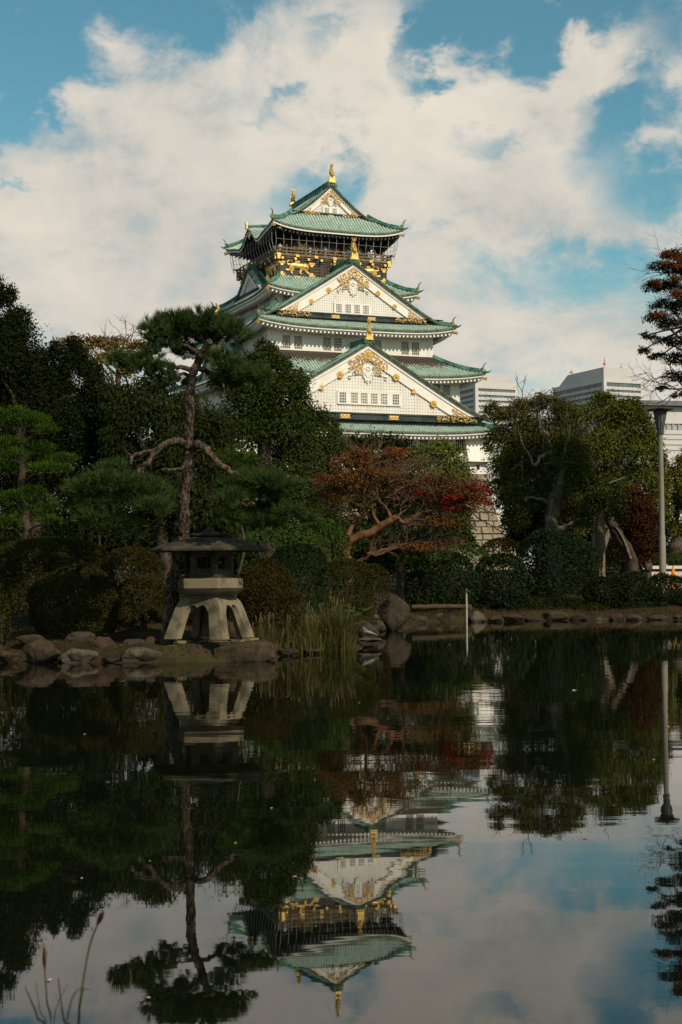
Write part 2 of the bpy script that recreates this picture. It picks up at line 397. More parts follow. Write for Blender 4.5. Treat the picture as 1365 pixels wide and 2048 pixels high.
def skirt_roof(ai, bi, zi, ao, bo, zo, lift, aw, bw, soffit=WHITE2, trim=WHITE2, bump=0.0, wearw=0.0, goldtip=True):
    """hipped skirt roof: curved tile sheet, tile rolls, eave edge, fascia, soffit, rafters, hip ridges, gilded corner tips"""
    def surf(k, c, t):
        Ai, Ao, Bi, Bo = (ai, ao, bi, bo) if k % 2 == 0 else (bi, bo, ai, ao)
        H = Ai+(Ao-Ai)*t; s = np.abs(c)/np.maximum(H, 1e-6)
        z = zi+(zo-zi)*(t*(1+0.22*(1-t)))+lift*np.clip(s, 0, 1)**4*t*t
        d = Bi+(Bo-Bi)*t
        if bump and k % 2 == 1:
            w = np.clip(1-np.abs(c)/3.1, 0, 1); bb = bump*(w*w*(3-2*w)); dip = -0.42*np.exp(-((np.abs(c)-4.0)/1.5)**2)
            z = z+(bb+dip)*sst((t-0.25)/0.75)
        return d, z
    tiles = MB(); rolls = MB(); edge = MB(); fas = MB(); sof = MB(); raf = MB(); hips = []; ends = MB()
    for k in range(4):
        Ai, Ao, Bi, Bo = (ai, ao, bi, bo) if k % 2 == 0 else (bi, bo, ai, ao)
        Wl = bw if k % 2 == 0 else aw
        tt = np.linspace(0, 1, 9); ss = np.linspace(-1, 1, 49)
        T, S = np.meshgrid(tt, ss, indexing='ij'); Cc = S*(Ai+(Ao-Ai)*T); d, z = surf(k, Cc, T)
        tiles.grid(fr(k, Cc, d, z), attr=wearw*(1-T)*1.0)
        # tile rolls down the slope
        nr = int(2*Ao/0.42); cs = (np.arange(nr)+0.5)/nr*2*Ao-Ao
        for c in cs:
            t0 = max(0.0, (abs(c)-Ai)/(Ao-Ai)) if Ao > Ai else 0
            if t0 > 0.96: continue
            t = np.linspace(t0, 1.0, 6); d, z = surf(k, np.full(6, c), t); d = d.copy(); d[-1] += 0.06
            rr = 0.125
            pr = [(-rr, -0.02), (-rr*0.62, rr*0.85), (rr*0.62, rr*0.85), (rr, -0.02)]
            g = np.stack([fr(k, c+px, d, z+pz) for px, pz in pr], 1)
            rolls.grid(g, flip=False, attr=np.repeat((wearw*(1-t))[:, None], 4, 1))
            e = np.array([fr(k, c+px*1.1, d[-1], z[-1]+pz-0.03) for px, pz in pr+[(0.0, -0.13)]])
            ends.poly(e[::-1])
        # eave edge, fascia and soffit
        s2 = np.linspace(-Ao, Ao, 49); d1, z1 = surf(k, s2, np.ones(49))
        edge.grid(np.stack([fr(k, s2, d1, z1), fr(k, s2, d1-0.02, z1-0.2), fr(k, s2, d1-0.12, z1-0.2)], 0))
        f = 1-0.12/Ao
        fas.grid(np.stack([fr(k, s2*f, d1-0.12, z1-0.17), fr(k, s2*f, d1-0.14, z1-0.42), fr(k, s2*f, d1-0.42, z1-0.44), fr(k, s2*(1-0.5/Ao), d1-0.46, z1-0.62), fr(k, s2*(1-0.7/Ao), d1-0.7, z1-0.62)], 0))
        tw = max(0.02, (Wl-Bi)/(Bo-Bi)-0.05)
        T, S = np.meshgrid(np.linspace(1, tw, 6), np.linspace(-1, 1, 49), indexing='ij'); Hh = Ai+(Ao-Ai)*T; Cc = S*Hh; d, z = surf(k, Cc, T)
        off = np.where(T > 0.99, 0.5, 0.6)
        sof.grid(fr(k, Cc*(1-0.3/Ao), np.where(T > 0.99, d-0.55, d), z-off-0.35*(1-T)))
        n2 = int(2*(Ao-0.6)/0.56); 
        for c in (np.arange(n2)+0.5)/n2*2*(Ao-0.6)-(Ao-0.6):
            dd, zz = surf(k, np.array([c]), np.array([1.0])); dd = dd[0]; zz = zz[0]
            fbox(raf, k, c-0.12, c+0.12, dd-1.25, dd-0.36, zz-0.84, zz-0.60)
        # hip ridge at the right hand end of this side
        t = np.linspace(0, 1, 9); H = Ai+(Ao-Ai)*t; d, z = surf(k, H, t)
        p = fr(k, H, d, z+0.16)
        hip = MB(); hips.append(hip); hip.tube(p, np.full(9, 0.27), 8); q = p.copy(); q[:, 2] += 0.27; hip.tube(q[:-1], np.full(8, 0.17), 8)
        tip = p[-1]; dv = p[-1]-p[-3]; dv /= np.linalg.norm(dv)
        up = np.array([0, 0, 1.0])
        hk = MB(); base = p[-2]+up*0.3
        hk.tube(spline([base+dv*0.2, base+dv*0.55+up*0.25, base+dv*0.75+up*0.75, base+dv*1.15+up*1.05], 4), np.linspace(0.16, 0.03, 13), 6)
        hk.build('corner_hook', COPPERD, CASTLE)
        hk = MB(); hk.tube(spline([tip-dv*0.2, tip+dv*0.3, tip+dv*0.75+up*0.3], 3), np.linspace(0.2, 0.05, 7), 6); hk.build('corner_tip', COPPERD, CASTLE)
        if goldtip:
            g = MB(); ax = np.array([dv, np.cross(up, dv), up]); ax[1] /= np.linalg.norm(ax[1]); ax[2] = np.cross(ax[0], ax[1])
            g.box(base+dv*0.62+up*0.02, (0.14, 0.42, 0.5), axes=ax); g.box(base+dv*0.62+up*0.32, (0.15, 0.24, 0.14), axes=ax)
            g.build('gilded_ridge_end', GOLD, CASTLE)
            g = MB(); g.box(tip-up*0.92-dv*0.3, (0.7, 0.26, 0.32), axes=ax); g.box(tip-up*0.92+dv*0.08, (0.1, 0.34, 0.4), axes=ax); g.build('gilded_rafter_cap', GOLD, CASTLE)
    root = tiles.build('tiled_roof', COPPERPAN, CASTLE, smooth=True)
    rolls.build('tile_roll', COPPER, root, smooth=True, kind='stuff'); ends.build('tile_end', TILEEND, root, kind='stuff')
    edge.build('eave_edge', TILEEND, root); fas.build('fascia', trim, root); sof.build('soffit', soffit, root)
    raf.build('rafter_end', trim, root, kind='stuff')
    for hip in hips: hip.build('hip_ridge', COPPERD, root, smooth=True)
    return root

def fish_ornament(k, c, d, z, h, face=1):
    """gilded dolphin-fish on a ridge end: arched base plate, head down, body curling up to a fan tail"""
    g = MB(); s = h/2.6
    o = lambda x, y, zz: fr(k, c+x*s, d+y*s, z+zz*s)
    g.poly([o(x, 0.0, y) for x, y in ((-0.5, 0), (0.5, 0), (0.44, 0.5), (0.36, 0.85), (0.15, 1.0), (-0.15, 1.0), (-0.36, 0.85), (-0.44, 0.5))], 0.3*s, np.array([OU[k][0], OU[k][1], 0]))
    for px in (-0.62, 0.62): g.blob(o(px*0.8, 0.1, 0.12), (0.2*s, 0.2*s, 0.2*s), 7, 5)
    body = spline([o(0, 0.3, 0.95), o(0, 0.18, 1.2), o(0, -0.1, 1.55), o(0, -0.22, 1.9), o(0, -0.08, 2.2), o(0, 0.12, 2.5), o(0, 0.22, 2.75)], 4)
    g.tube(body, np.interp(np.linspace(0, 1, len(body)), [0, .12, .3, .55, .8, 1], [0.2, 0.36, 0.34, 0.22, 0.12, 0.02])*s, 8)
    for zz, x in ((1.25, 0.42), (1.6, 0.36), (1.95, 0.24)):
        for sg in (-1, 1): g.tube([o(sg*x*0.5, 0, zz), o(sg*x*1.0, -0.05, zz+0.22)], [0.12*s, 0.01], 5)
    for x in (-0.22, 0, 0.22): g.tube([o(0, 0, 2.25), o(x*0.8, 0.1, 2.5), o(x*1.3, 0.2, 2.85)], [0.08*s, 0.09*s, 0.01], 5)
    g.blob(o(0, 0.42, 1.0), (0.24*s, 0.24*s, 0.2*s), 7, 5)
    ring = [(0.22*math.cos(a), 0.5+0.28*math.sin(a)) for a in np.linspace(0.3, 2.84, 9)]
    g.tube([o(x, 0.34, zz) for x, zz in ring], 0.05*s, 5)
    return g.build('gilded_roof_fish', GOLD, CASTLE, smooth=False)

def filigree(parent, k, d, inside, box, size, name='gilded_carving'):
    """pierced gilded carving: scrolls and beads packed inside an outline"""
    g = MB(); x0, x1, z0, z1 = box; R = np.random.default_rng(int(abs(x0*31+z0*17+d*5)))
    st = size*0.62
    for zz in np.arange(z0, z1, st):
        for x in np.arange(x0, x1, st):
            xx = x+R.uniform(-.25, .25)*st; z2 = zz+R.uniform(-.25, .25)*st
            if not inside(xx, z2) or R.random() < 0.04: continue
            a0 = R.uniform(0, 6.28); an = a0+np.linspace(0, R.uniform(2.2, 4.2), 6); r = size*R.uniform(0.30, 0.55)*np.linspace(1, 0.45, 6)
            g.tube(fr(k, xx+r*np.cos(an), np.full(6, d+R.uniform(0.02, 0.08)), z2+r*np.sin(an)), size*np.linspace(0.17, 0.09, 6), 5)
    return g.build(name, GOLD, parent)

def crest(parent, k, c, d, z, r, leafy):
    g = MB(); nrm = np.array([OU[k][0], OU[k][1], 0.0])
    if leafy:                       # three broad leaves below three bud spikes
        for a, ln in ((-2.4, 1.0), (-1.5708, 0.9), (-0.74, 1.0), (0.6, 0.75), (1.5708, 1.05), (2.54, 0.75)):
            t = np.array([math.cos(a), math.sin(a)]); p = np.array([-t[1], t[0]]); w = 0.42 if a < 0 else 0.17
            pts = [t*0.05, t*0.45*ln+p*w*0.8, t*ln, t*0.45*ln-p*w*0.8]
            g.poly([fr(k, c+q[0]*r, d, z+q[1]*r) for q in pts], 0.09, nrm)
    else:                           # sixteen-petalled round flower
        pts = []
        for i in range(64):
            a = i*2*math.pi/64; rr = r*(0.93+0.07*math.cos(16*a)); pts.append(fr(k, c+rr*math.cos(a), d, z+rr*math.sin(a)))
        g.poly(pts, 0.08, nrm); g.blob(fr(k, c, d+0.09, z), (r*.28, r*.28, r*.28), 8, 5)
        for i in range(16):
            a = i*2*math.pi/16; g.tube([fr(k, c+.3*r*math.cos(a), d+.09, z+.3*r*math.sin(a)), fr(k, c+.85*r*math.cos(a), d+.09, z+.85*r*math.sin(a))], [.03*r, .09*r], 4)
    return g.build('gilded_crest', GOLD, parent)

def gold_plate(parent, k, c, d, z, w, h, name='gilded_band_plate'):
    g = MB(); nrm = np.array([OU[k][0], OU[k][1], 0.0])
    pts = [(-1, -1), (1, -1), (0.72, -0.35), (0.9, 0), (0.72, 0.35), (1, 1), (-1, 1), (-0.72, 0.35), (-0.9, 0), (-0.72, -0.35)]
    g.poly([fr(k, c+x*w/2, d, z+y*h/2) for x, y in pts], 0.05, nrm)
    for i in range(5):
        x = (-0.6+0.3*i)*w/2; g.blob(fr(k, c+x, d+0.06, z+(0.3 if i % 2 else -0.3)*h/2), (.09*w, .09*w, h*.17), 6, 4)
    return g.build(name, GOLD, parent)

def gable(k, za, zb, hw, e, d0, d1, zbase, over=0.9, wins=(), scale=1.0, crests=(), plates=(), panel=True, fish=2.6, hwpanel=None, slope_lift=0.0, gold=True, both=False, ridge_h=0.75, barge=(0.34, 0.85, 2.25)):
    """dormer or end gable on side k; za/zb: tile height at the ridge and at half width hw; d0 wall plane, d1 how far the ridge runs back"""
    prof = lambda x: zb+(za-zb)*np.clip(1-np.abs(x)/hw, 0, 1)**e + slope_lift*sst((np.abs(x)/hw-0.75)/0.25)
    G = MB(); rolls = MB(); vg = MB(); ends = MB()
    xs = np.linspace(0, hw, 15); fd = d0+over
    dl = [fd, d1] if not both else [fd, -fd]
    for sg in (1, -1):
        g = np.stack([fr(k, sg*xs, np.full(15, dd), prof(xs)) for dd in dl], 1)
        G.grid(g, flip=(sg < 0))
        n = int(abs(dl[0]-dl[1])/0.42)
        for i in range(n):
            dd = fd-0.2-i*0.42; rr = 0.125
            pr = [(-rr, -.02), (-rr*.62, rr*.85), (rr*.62, rr*.85), (rr, -.02)]
            x6 = np.linspace(0.2, hw, 7)
            rolls.grid(np.stack([fr(k, sg*x6, np.full(7, dd+a), prof(x6)+h) for a, h in pr], 1), flip=(sg < 0))
            e_ = [fr(k, sg*(hw+0.05), dd+a, prof(np.array([hw]))[0]+h-0.03) for a, h in pr]; ends.poly(e_)
        for F, fsg in ((fd, 1),)+(((-fd, -1),) if both else ()):
            # verge: two raised rolls, the dark edge and its row of round tile ends
            vg.tube(fr(k, sg*xs, np.full(15, F-fsg*0.95), prof(xs)+0.14), 0.2, 8)
            vg.tube(fr(k, sg*xs, np.full(15, F-fsg*1.35), prof(xs)+0.12), 0.13, 8)
            ends.grid(np.stack([fr(k, sg*xs, np.full(15, F), prof(xs)+0.03), fr(k, sg*xs, np.full(15, F-fsg*.02), prof(xs)-0.3*scale), fr(k, sg*xs, np.full(15, F-fsg*.3), prof(xs)-0.32*scale)], 0), flip=(sg*fsg > 0))
            ln = np.concatenate([[0], np.cumsum(np.hypot(np.diff(xs), np.diff(prof(xs))))]); m = int(ln[-1]/0.36)
            for q in range(m):
                x = np.interp((q+.5)*ln[-1]/m, ln, xs); zz = float(prof(np.array([x]))[0])
                ends.tube([fr(k, sg*x, F-fsg*.05, zz-0.02), fr(k, sg*x, F+fsg*0.10, zz-0.05)], [0.13, 0.13], 6)
                rolls.tube([fr(k, sg*x, F-fsg*.75, zz+0.05), fr(k, sg*x, F+fsg*0.05, zz+0.0)], [0.1, 0.1], 5, cap=False)
    root = G.build('gable_roof', COPPERPAN, CASTLE, smooth=True)
    rolls.build('tile_roll', COPPER, root, smooth=True, kind='stuff'); vg.build('verge_ridge', COPPERD, root, smooth=True); ends.build('tile_end', TILEEND, root, kind='stuff')
    # ridge
    rb = MB(); ra = fd-0.1; rz = dl[1] if not both else -ra
    rcs = [(-.34, -.25), (-.34, .12), (-.26, .16), (-.26, ridge_h*.6), (-.33, ridge_h*.65), (-.33, ridge_h*.82), (-.16, ridge_h), (.16, ridge_h), (.33, ridge_h*.82), (.33, ridge_h*.65), (.26, ridge_h*.6), (.26, .16), (.34, .12), (.34, -.25)]
    rb.grid(np.stack([fr(k, [p[0] for p in rcs], np.full(len(rcs), dd), [za+p[1] for p in rcs]) for dd in (ra, rz)], 0))
    for dd in ((ra, rz) if both else (ra,)): rb.poly([fr(k, p[0], dd, za+p[1]) for p in rcs])
    for sg in (-1, 1): rb.blob(fr(k, sg*0.55, ra+0.02, za-0.1), (0.3, 0.3, 0.34), 8, 6)
    rb.build('roof_ridge', COPPERD, root)
    if fish:
        fish_ornament(k, 0, ra-0.1, za+ridge_h*0.35, fish)
        if both: fish_ornament((k+2) % 4, 0, ra-0.1, za+ridge_h*0.55, fish)
    if not panel: return root
    o1, o2, o3 = barge
    x = np.linspace(0, hw, 25)
    tb = MB()
    def strip(oa, ob, d, mb, back=0.3):
        for sg in (1, -1):
            zt = np.maximum(prof(x)-oa, zbase); zb_ = np.maximum(prof(x)-ob, zbase)
            mb.grid(np.stack([fr(k, sg*x, np.full(25, d-back), zt), fr(k, sg*x, np.full(25, d), zt), fr(k, sg*x, np.full(25, d), zb_), fr(k, sg*x, np.full(25, d-back), zb_)], 0), flip=(sg > 0))
    bb = MB(); strip(o1, o2, d0+0.55*over, bb); bb.build('bargeboard', WHITE2, root)
    bb = MB(); strip(o2-0.12, o3+0.0, d0+0.28, bb); bb.build('bargeboard', WHITE2, root)
    # soffit between verge and bargeboard
    sb = MB()
    for sg in (1, -1): sb.grid(np.stack([fr(k, sg*x, np.full(25, d0+over-0.25), np.maximum(prof(x)-0.33*scale, zbase)), fr(k, sg*x, np.full(25, d0-0.05), np.maximum(prof(x)-0.36*scale, zbase))], 0), flip=(sg > 0))
    sb.build('soffit', WHITE2, root)
    # latticed plaster panel
    zt = np.maximum(prof(x)-o3+0.15, zbase)
    pn = MB()
    for sg in (1, -1): pn.grid(np.stack([fr(k, sg*x, np.full(25, d0), zt), fr(k, sg*x, np.full(25, d0), np.full(25, zbase-.1))], 0), flip=(sg > 0))
    pan = pn.build('gable_panel', WHITE, root)
    top = lambda c: float(prof(np.array([abs(c)]))[0])-o3
    st = 0.40*scale; lt = MB(); wz = (min(w[2] for w in wins)-.2, max(w[3] for w in wins)+.2, min(w[0] for w in wins)-.25, max(w[1] for w in wins)+.25) if wins else None
    nn = int(hw/st)
    for i in range(-nn, nn+1):
        c = i*st; t1 = top(c)
        if t1 < zbase+.15: continue
        segs = [(zbase, t1)]
        if wz and wz[2] < c < wz[3]: segs = [(zbase, wz[0]), (wz[1], t1)]
        for a, b_ in segs:
            if b_-a > .1: fbox(lt, k, c-st*.27, c+st*.27, d0-.02, d0+0.075, a, b_)
    zz = zbase+st*.5
    while zz < top(0)-.1:
        xe = np.interp(-zz, -np.array([top(c) for c in np.linspace(0, hw, 60)]), np.linspace(0, hw, 60))
        segs = [(-xe, xe)]
        if wz and wz[0] < zz < wz[1]: segs = [(-xe, wz[2]), (wz[3], xe)]
        for a, b_ in segs:
            if b_-a > .1: fbox(lt, k, a, b_, d0-.02, d0+0.065, zz-st*.27, zz+st*.27)
        zz += st
    lt.build('plaster_lattice', WHITE, pan)
    if wins:
        bk = MB(); fbox(bk, k, wz[2]+.05, wz[3]-.05, d0-.01, d0+0.06, wz[0]+.05, wz[1]-.05)
        for p, q in ((wz[0], wz[0]+.16), (wz[1]-.16, wz[1])): fbox(bk, k, wz[2], wz[3], d0-.015, d0+.26, p, q)
        wl = sorted(wins)
        for a, b_ in [(wz[2], wl[0][0])]+[(wl[i][1], wl[i+1][0]) for i in range(len(wl)-1)]+[(wl[-1][1], wz[3])]: fbox(bk, k, a, b_, d0-.015, d0+.24, wz[0]+.16, wz[1]-.16)
        bk.build('window_surround', WHITE2, pan)
        for w in wins: window(root, k, w[0]+.02, w[1]-.02, d0+0.28, w[2]-.03, w[3]+.03, w[4], w[5], w[6], bars=WHITE2)
    # dark band under the panel with gilded plates
    xb = float(np.interp(-(zbase), -prof(np.linspace(0, hw, 80)), np.linspace(0, hw, 80))); hb = 0.85*scale
    bd = MB(); fbox(bd, k, -xb+.6*scale, xb-.6*scale, d0-1.2, d0+.22, zbase-hb*1.0, zbase-.02); fbox(bd, k, -xb+.5*scale, xb-.5*scale, d0-1.2, d0+.34, zbase-.16, zbase+.05)
    band = bd.build('gable_band', BAND, root)
    for c in plates: gold_plate(band, k, c, d0+.23, zbase-hb*.55, 1.55*scale, .52*scale)
    if gold:
        zA = top(0)
        def chev(xx, z2):
            t = float(prof(np.array([abs(xx)]))[0])
            return t-o2*1.05 > z2 > t-o3*1.0-(0.75 if abs(xx) < 1.15*scale else 0)*scale*0.0-(1.0*scale if abs(xx) < 1.9*scale and abs(xx) > 0.75*scale else 0) and abs(xx) < 2.7*scale
        filigree(root, k, d0+.32, chev, (-3.2*scale, 3.2*scale, zA-2.6*scale, zA+2*scale), .42*scale)
        xi = float(np.interp(-(zbase+o3), -prof(np.linspace(0, hw, 80)), np.linspace(0, hw, 80)))
        for sg in (1, -1):
            def cor(xx, z2, sg=sg):
                t = float(prof(np.array([abs(xx)]))[0]); q = abs(xx)
                return z2 < t-o2*1.1 and zbase-hb*.8 < z2 and q > xi-2.0*scale*(1-(z2-zbase)/2.0) and q < xb and (q > xi+.1 or z2 < zbase-.1)
            filigree(root, k, d0+.36, cor, (min(sg*(xi-2.2*scale), sg*xb), max(sg*(xi-2.2*scale), sg*xb), zbase-hb*.85, zbase+2.4*scale), .40*scale)
        # white carved pendant under the apex
        pd = MB(); s = scale; zc = zA-1.05*s
        for sg in (1, -1):
            for (cx, cz, r0, a0, a1) in ((0.85, -0.35, 0.42, 2.6, -3.4), (1.7, -0.75, 0.34, 2.4, -3.0), (2.5, -1.35, 0.3, 2.4, -2.6), (0.5, -1.2, 0.36, 3.4, -1.2), (0.28, -1.75, 0.25, 3.4, -1.2)):
                a = np.linspace(a0, a1, 12); r = r0*s*np.linspace(1, .35, 12)
                pd.tube(fr(k, sg*(cx*s+r*np.cos(a)), np.full(12, d0+.22), zc+cz*s+r*np.sin(a)), .11*s, 5)
        pd.poly([fr(k, q[0]*s, d0+.14, zc+q[1]*s) for q in ((0, -2.15), (.5, -1.5), (.62, -.8), (1.2, -.6), (2.1, -1.1), (2.2, -.8), (1.2, -.1), (0, .35), (-1.2, -.1), (-2.2, -.8), (-2.1, -1.1), (-1.2, -.6), (-.62, -.8), (-.5, -1.5))], .08, np.array([OU[k][0], OU[k][1], 0]))
        a = np.linspace(0, 2*math.pi, 13)
        for i in range(6): pd.blob(fr(k, .26*s*math.cos(i*1.047), d0+.26, zc-.15*s+.26*s*math.sin(i*1.047)), (.13*s, .13*s, .13*s), 6, 4)
        pd.build('carved_pendant', WHITE2, root)
    for c, z, r, lf in crests: crest(root, k, c, d0+.3, z, r, lf)
    return root

def build_castle():
    # ---- stone base: batter, individual stones where the garden lets it show, the rest as courses
    stm = mat('granite_block', (0.27, 0.21, 0.14), 0.9, (0.21, 0.165, 0.115), 1.2, bump=0.03, bscale=6, island=[(0.23, 0.18, 0.12), (0.31, 0.26, 0.18), (0.19, 0.155, 0.11)])
    core = MB(); za, zb_ = 14.55, 0.6; prof = lambda z: 3.4*((14.6-z)/14)**1.6
    zz = np.linspace(zb_, za, 9); a0, b0 = 17.5, 19.3
    for k in range(4):
        A, B = (a0, b0) if k % 2 == 0 else (b0, a0)
        core.grid(np.stack([np.stack([fr(k, -A-prof(z)+.25, B+prof(z)-.25, z), fr(k, A+prof(z)-.25, B+prof(z)-.25, z)]) for z in zz]), flip=False)
    core.add([[-a0, -b0, za], [a0, -b0, za], [a0, b0, za], [-a0, b0, za]], [[0, 1, 2, 3]])
    cb = core.build('stone_base', mat('base_joint', (0.10, 0.085, 0.065), 0.95), CASTLE)
    R = np.random.default_rng(3); rest = MB(); nst = 0
    stone_list = []
    for k in (0, 1, 3):
        A, B = (a0, b0) if k % 2 == 0 else (b0, a0); z = zb_
        while z < za-.3:
            h = min(R.uniform(0.75, 1.25), za-z); c = -A-prof(z)
            while c < A+prof(z):
                w = R.uniform(0.8, 1.9); w = min(w, A+prof(z)-c)
                if w < .35: c += w; break
                stone_list.append((k, c, w, z, h, A, B)); c += w
            z += h
    def stone(mb, k, c, w, z, h, B):
        gp = .035; v = []
        for (cc, z2) in ((c+gp, z+gp), (c+w-gp, z+gp), (c+w-gp, z+h-gp), (c+gp, z+h-gp)):
            cc += R.uniform(-.05, .05); z2 += R.uniform(-.05, .05); v.append((cc, z2))
        po = R.uniform(0.02, .12)
        outer = [fr(k, q[0], B+prof(q[1])-.12, q[1]) for q in v]
        cx, cz = np.mean([q[0] for q in v]), np.mean([q[1] for q in v])
        inner = [fr(k, cx+(q[0]-cx)*.86, B+prof(cz+(q[1]-cz)*.86)+po, cz+(q[1]-cz)*.86) for q in v]
        mb.add(outer+inner, [[0, 1, 5, 4], [1, 2, 6, 5], [2, 3, 7, 6], [3, 0, 4, 7], [4, 5, 6, 7]])
    def vis(s):
        k, c, w, z, h, A, B = s; return k == 0 and c > 10 and z < 12.5
    near = [s for s in stone_list if vis(s)][:230]; ids = {id(s) for s in near}
    for s in stone_list:
        if id(s) in ids:
            mb = MB(); stone(mb, *s[:5], s[6]); mb.build('stone', stm, cb)
        else: stone(rest, *s[:5], s[6])
    rest.build('stone_course', stm, cb, kind='stuff')
    # ---- storeys
    bars = lambda c, z0=17.5, z1=19.45: (c-.62, c+.62, z0, z1, True, 4, 0)
    storey(16.2, 18.3, 14.6, 20.3, WHITE, {0: [bars(c) for c in (-13.8, -10.8, -8.5, -6.2, -1, 1.2, 3.8, 6.2, 8.5, 10.8, 13.8)], 3: [bars(c) for c in (-12, -6, 0, 6, 12)]})
    for c in (16.25, -16.25):            # stone-dropping bays at the corners
        jb = MB()
        s_ = math.copysign(1, c)
        v = [fr(0, x, d, z) for z, dd in ((19.6, .2), (16.35, 1.15)) for x, d in ((c-1.75, 18.0), (c+1.75, 18.0), (c+1.75, 18.3+dd), (c-1.75, 18.3+dd))]
        jb.add(v, [[0, 4, 5, 1], [1, 5, 6, 2], [2, 6, 7, 3], [3, 7, 4, 0], [4, 7, 6, 5]])
        fbox(jb, 0, c-1.9, c+1.9, 18.0, 19.6, 16.2, 16.36)
        fbox(jb, 0, c-1.2, c+1.3, 17.5, 18.75, 14.56, 16.2)
        jb.build('corner_bay', WHITE, CASTLE)
    pw = MB(); fbox(pw, 0, 16.05, 16.5, 18.70, 18.78, 15.2, 15.75); pw.build('loophole', DARK, CASTLE)
    skirt_roof(14.8, 16.5, 22.4, 18.5, 20.7, 19.75, .8, 16.2, 18.3)
    w2 = lambda l: [(c-.55, c+.55, 25.3, 26.75, d, 4, 4) for c, d in l]
    storey(14.8, 16.5, 22.0, 27.6, WHITE, {0: w2([(11.35, False), (12.8, False), (-11.35, False), (-12.8, False), (-9, False)]), 3: w2([(-13, False), (-11.4, False), (11.4, False), (13, False)])})
    skirt_roof(11.9, 14.4, 30.5, 17.3, 19.3, 27.3, .85, 14.8, 16.5, wearw=1.02)
    w3 = [(c-.55, c+.55, 30.85, 32.6, d, 4, 5) for c, d in ((-9.4, False), (-7.72, False), (-3.66, False), (-2.09, True), (2.09, False), (3.66, False), (7.68, False), (9.25, False))]
    storey(11.9, 14.4, 30.3, 34.0, WHITE, {0: w3, 3: [(c-.5, c+.5, 30.9, 32.6, False, 4, 5) for c in (10.6, 12.2)]})
    lb = MB()
    for k, A, B in ((0, 11.9, 14.4), (3, 14.4, 11.9), (1, 14.4, 11.9)): fbox(lb, k, -A-.15, A+.15, B-.05, B+.16, 30.32, 30.66)
    lb.build('wall_foot_beam', BLACKL, CASTLE)
    skirt_roof(9.1, 9.7, 37.7, 14.2, 16.9, 33.65, .85, 11.9, 14.4)
    w4 = lambda c, d=True: (c-.5, c+.5, 37.5 if False else 37.65, 39.0, d, 3, 4)
    storey(9.1, 9.7, 37.3, 39.6, WHITE, {0: [(-8.15, -7.1, 37.95, 39.1, True, 3, 4), (7.1, 8.15, 37.95, 39.1, True, 3, 4)], 3: [w4(c) for c in (5.4, 6.7, .3, 1.7, -4.7, -3.5)], 1: [w4(c) for c in (-6, 6)]})
    skirt_roof(7.9, 7.8, 41.8, 11.05, 11.8, 39.15, .8, 9.1, 9.7)
    # ---- gables
    flo = (24.75, 23.4)
    gable(0, 31.4, 21.6, 17.3, 1.06, 19.3, 11.9, 22.15, over=.75, wins=[(c-.5, c+.5, 23.42, 24.74, dk, 4, 4) for c, dk in ((-3.6, True), (-1.98, False), (-.6, False), (.81, False), (2.22, False), (3.9, True))],
          crests=[(3.95, 27.0, .5, False), (-3.95, 27.0, .5, False), (6.5, 25.3, .5, True), (-6.5, 25.3, .5, True), (9.35, 23.7, .48, False), (-9.35, 23.7, .48, False), (0, 29.65, .55, False)], plates=(-3.3, 3.6), fish=2.5, slope_lift=.2)
    gable(0, 42.8, 34.6, 13.3, 1.07, 14.6, 7.8, 35.75, over=.75, wins=[(c-.44, c+.44, 35.98, 37.06, True, 4, 4) for c in (-2.1, -.78, .5, 1.8)],
          crests=[(3.55, 38.85, .36, False), (-3.55, 38.85, .36, False), (6.0, 37.2, .34, False), (-6.0, 37.2, .34, False)], plates=(-2.6, 2.6), scale=.82, fish=2.7, slope_lift=.2, barge=(.3, .72, 2.0))
    gable(3, 44.0, 40.2, 5.6, 1.1, 9.3, 7.5, 40.75, over=.5, scale=.55, fish=0, plates=(), barge=(.2, .5, 1.2), gold=False)
    gb = MB(); gb.box(fr(3, 0, 9.75, 44.35), (.3, .55, .8)); gb.build('gilded_ridge_end', GOLD, CASTLE)
    gable(1, 44.0, 40.2, 5.6, 1.1, 9.3, 7.5, 40.75, over=.5, scale=.55, fish=0, panel=False)
    gable(3, 36.2, 28.2, 9.0, 1.08, 13.7, 9.0, 29.0, over=.7, scale=.8, fish=2.4)
    # ---- black storey with gilded tigers
    storey(7.9, 7.8, 41.5, 44.0, BLACKL, {0: [(-2.95, -1.85, 41.95, 43.5, True, 4, 4), (-1.45, -.4, 41.95, 43.5, True, 4, 4), (.4, 1.45, 41.95, 43.5, True, 4, 4)]}, name='lacquered_wall', bars=BRONZE)
    def tiger(k, c, d, z, flip):
        g = MB(); f = -1 if flip else 1
        o = lambda x, y, dd=0.0: fr(k, c+f*x, d+.12+dd, z+y)
        def tb(pts, r): 
            p = spline([(x, y, 0) for x, y in pts], 4); rr = np.interp(np.linspace(0, 1, len(p)), np.linspace(0, 1, len(r)), r)
            i0 = g.n; q = MB(); q.tube(np.array([[a, 0, b_] for a, b_, _ in p]), rr, 8)
            V = np.concatenate(q.v); ff4 = np.concatenate(q.f4); ff3 = np.concatenate(q.f3)
            W_ = fr(k, c+f*V[:, 0], d+.1+V[:, 1]*.55, z+V[:, 2]); g.add(W_, ff4); g.add(W_, ff3)
        tb([(-1.0, .28), (-.5, .36), (.1, .30), (.7, .28), (1.0, .3)], [.30, .42, .40, .44, .3])
        tb([(.85, .36), (1.15, .2), (1.35, .12)], [.42, .46, .3])
        for a in np.linspace(0, 6.28, 12)[:-1]: g.blob(o(1.12+.42*math.cos(a), .2+.42*math.sin(a), .05), (.13, .13, .13), 6, 4)
        g.blob(o(1.28, .12, .22), (.2, .2, .16), 7, 5)
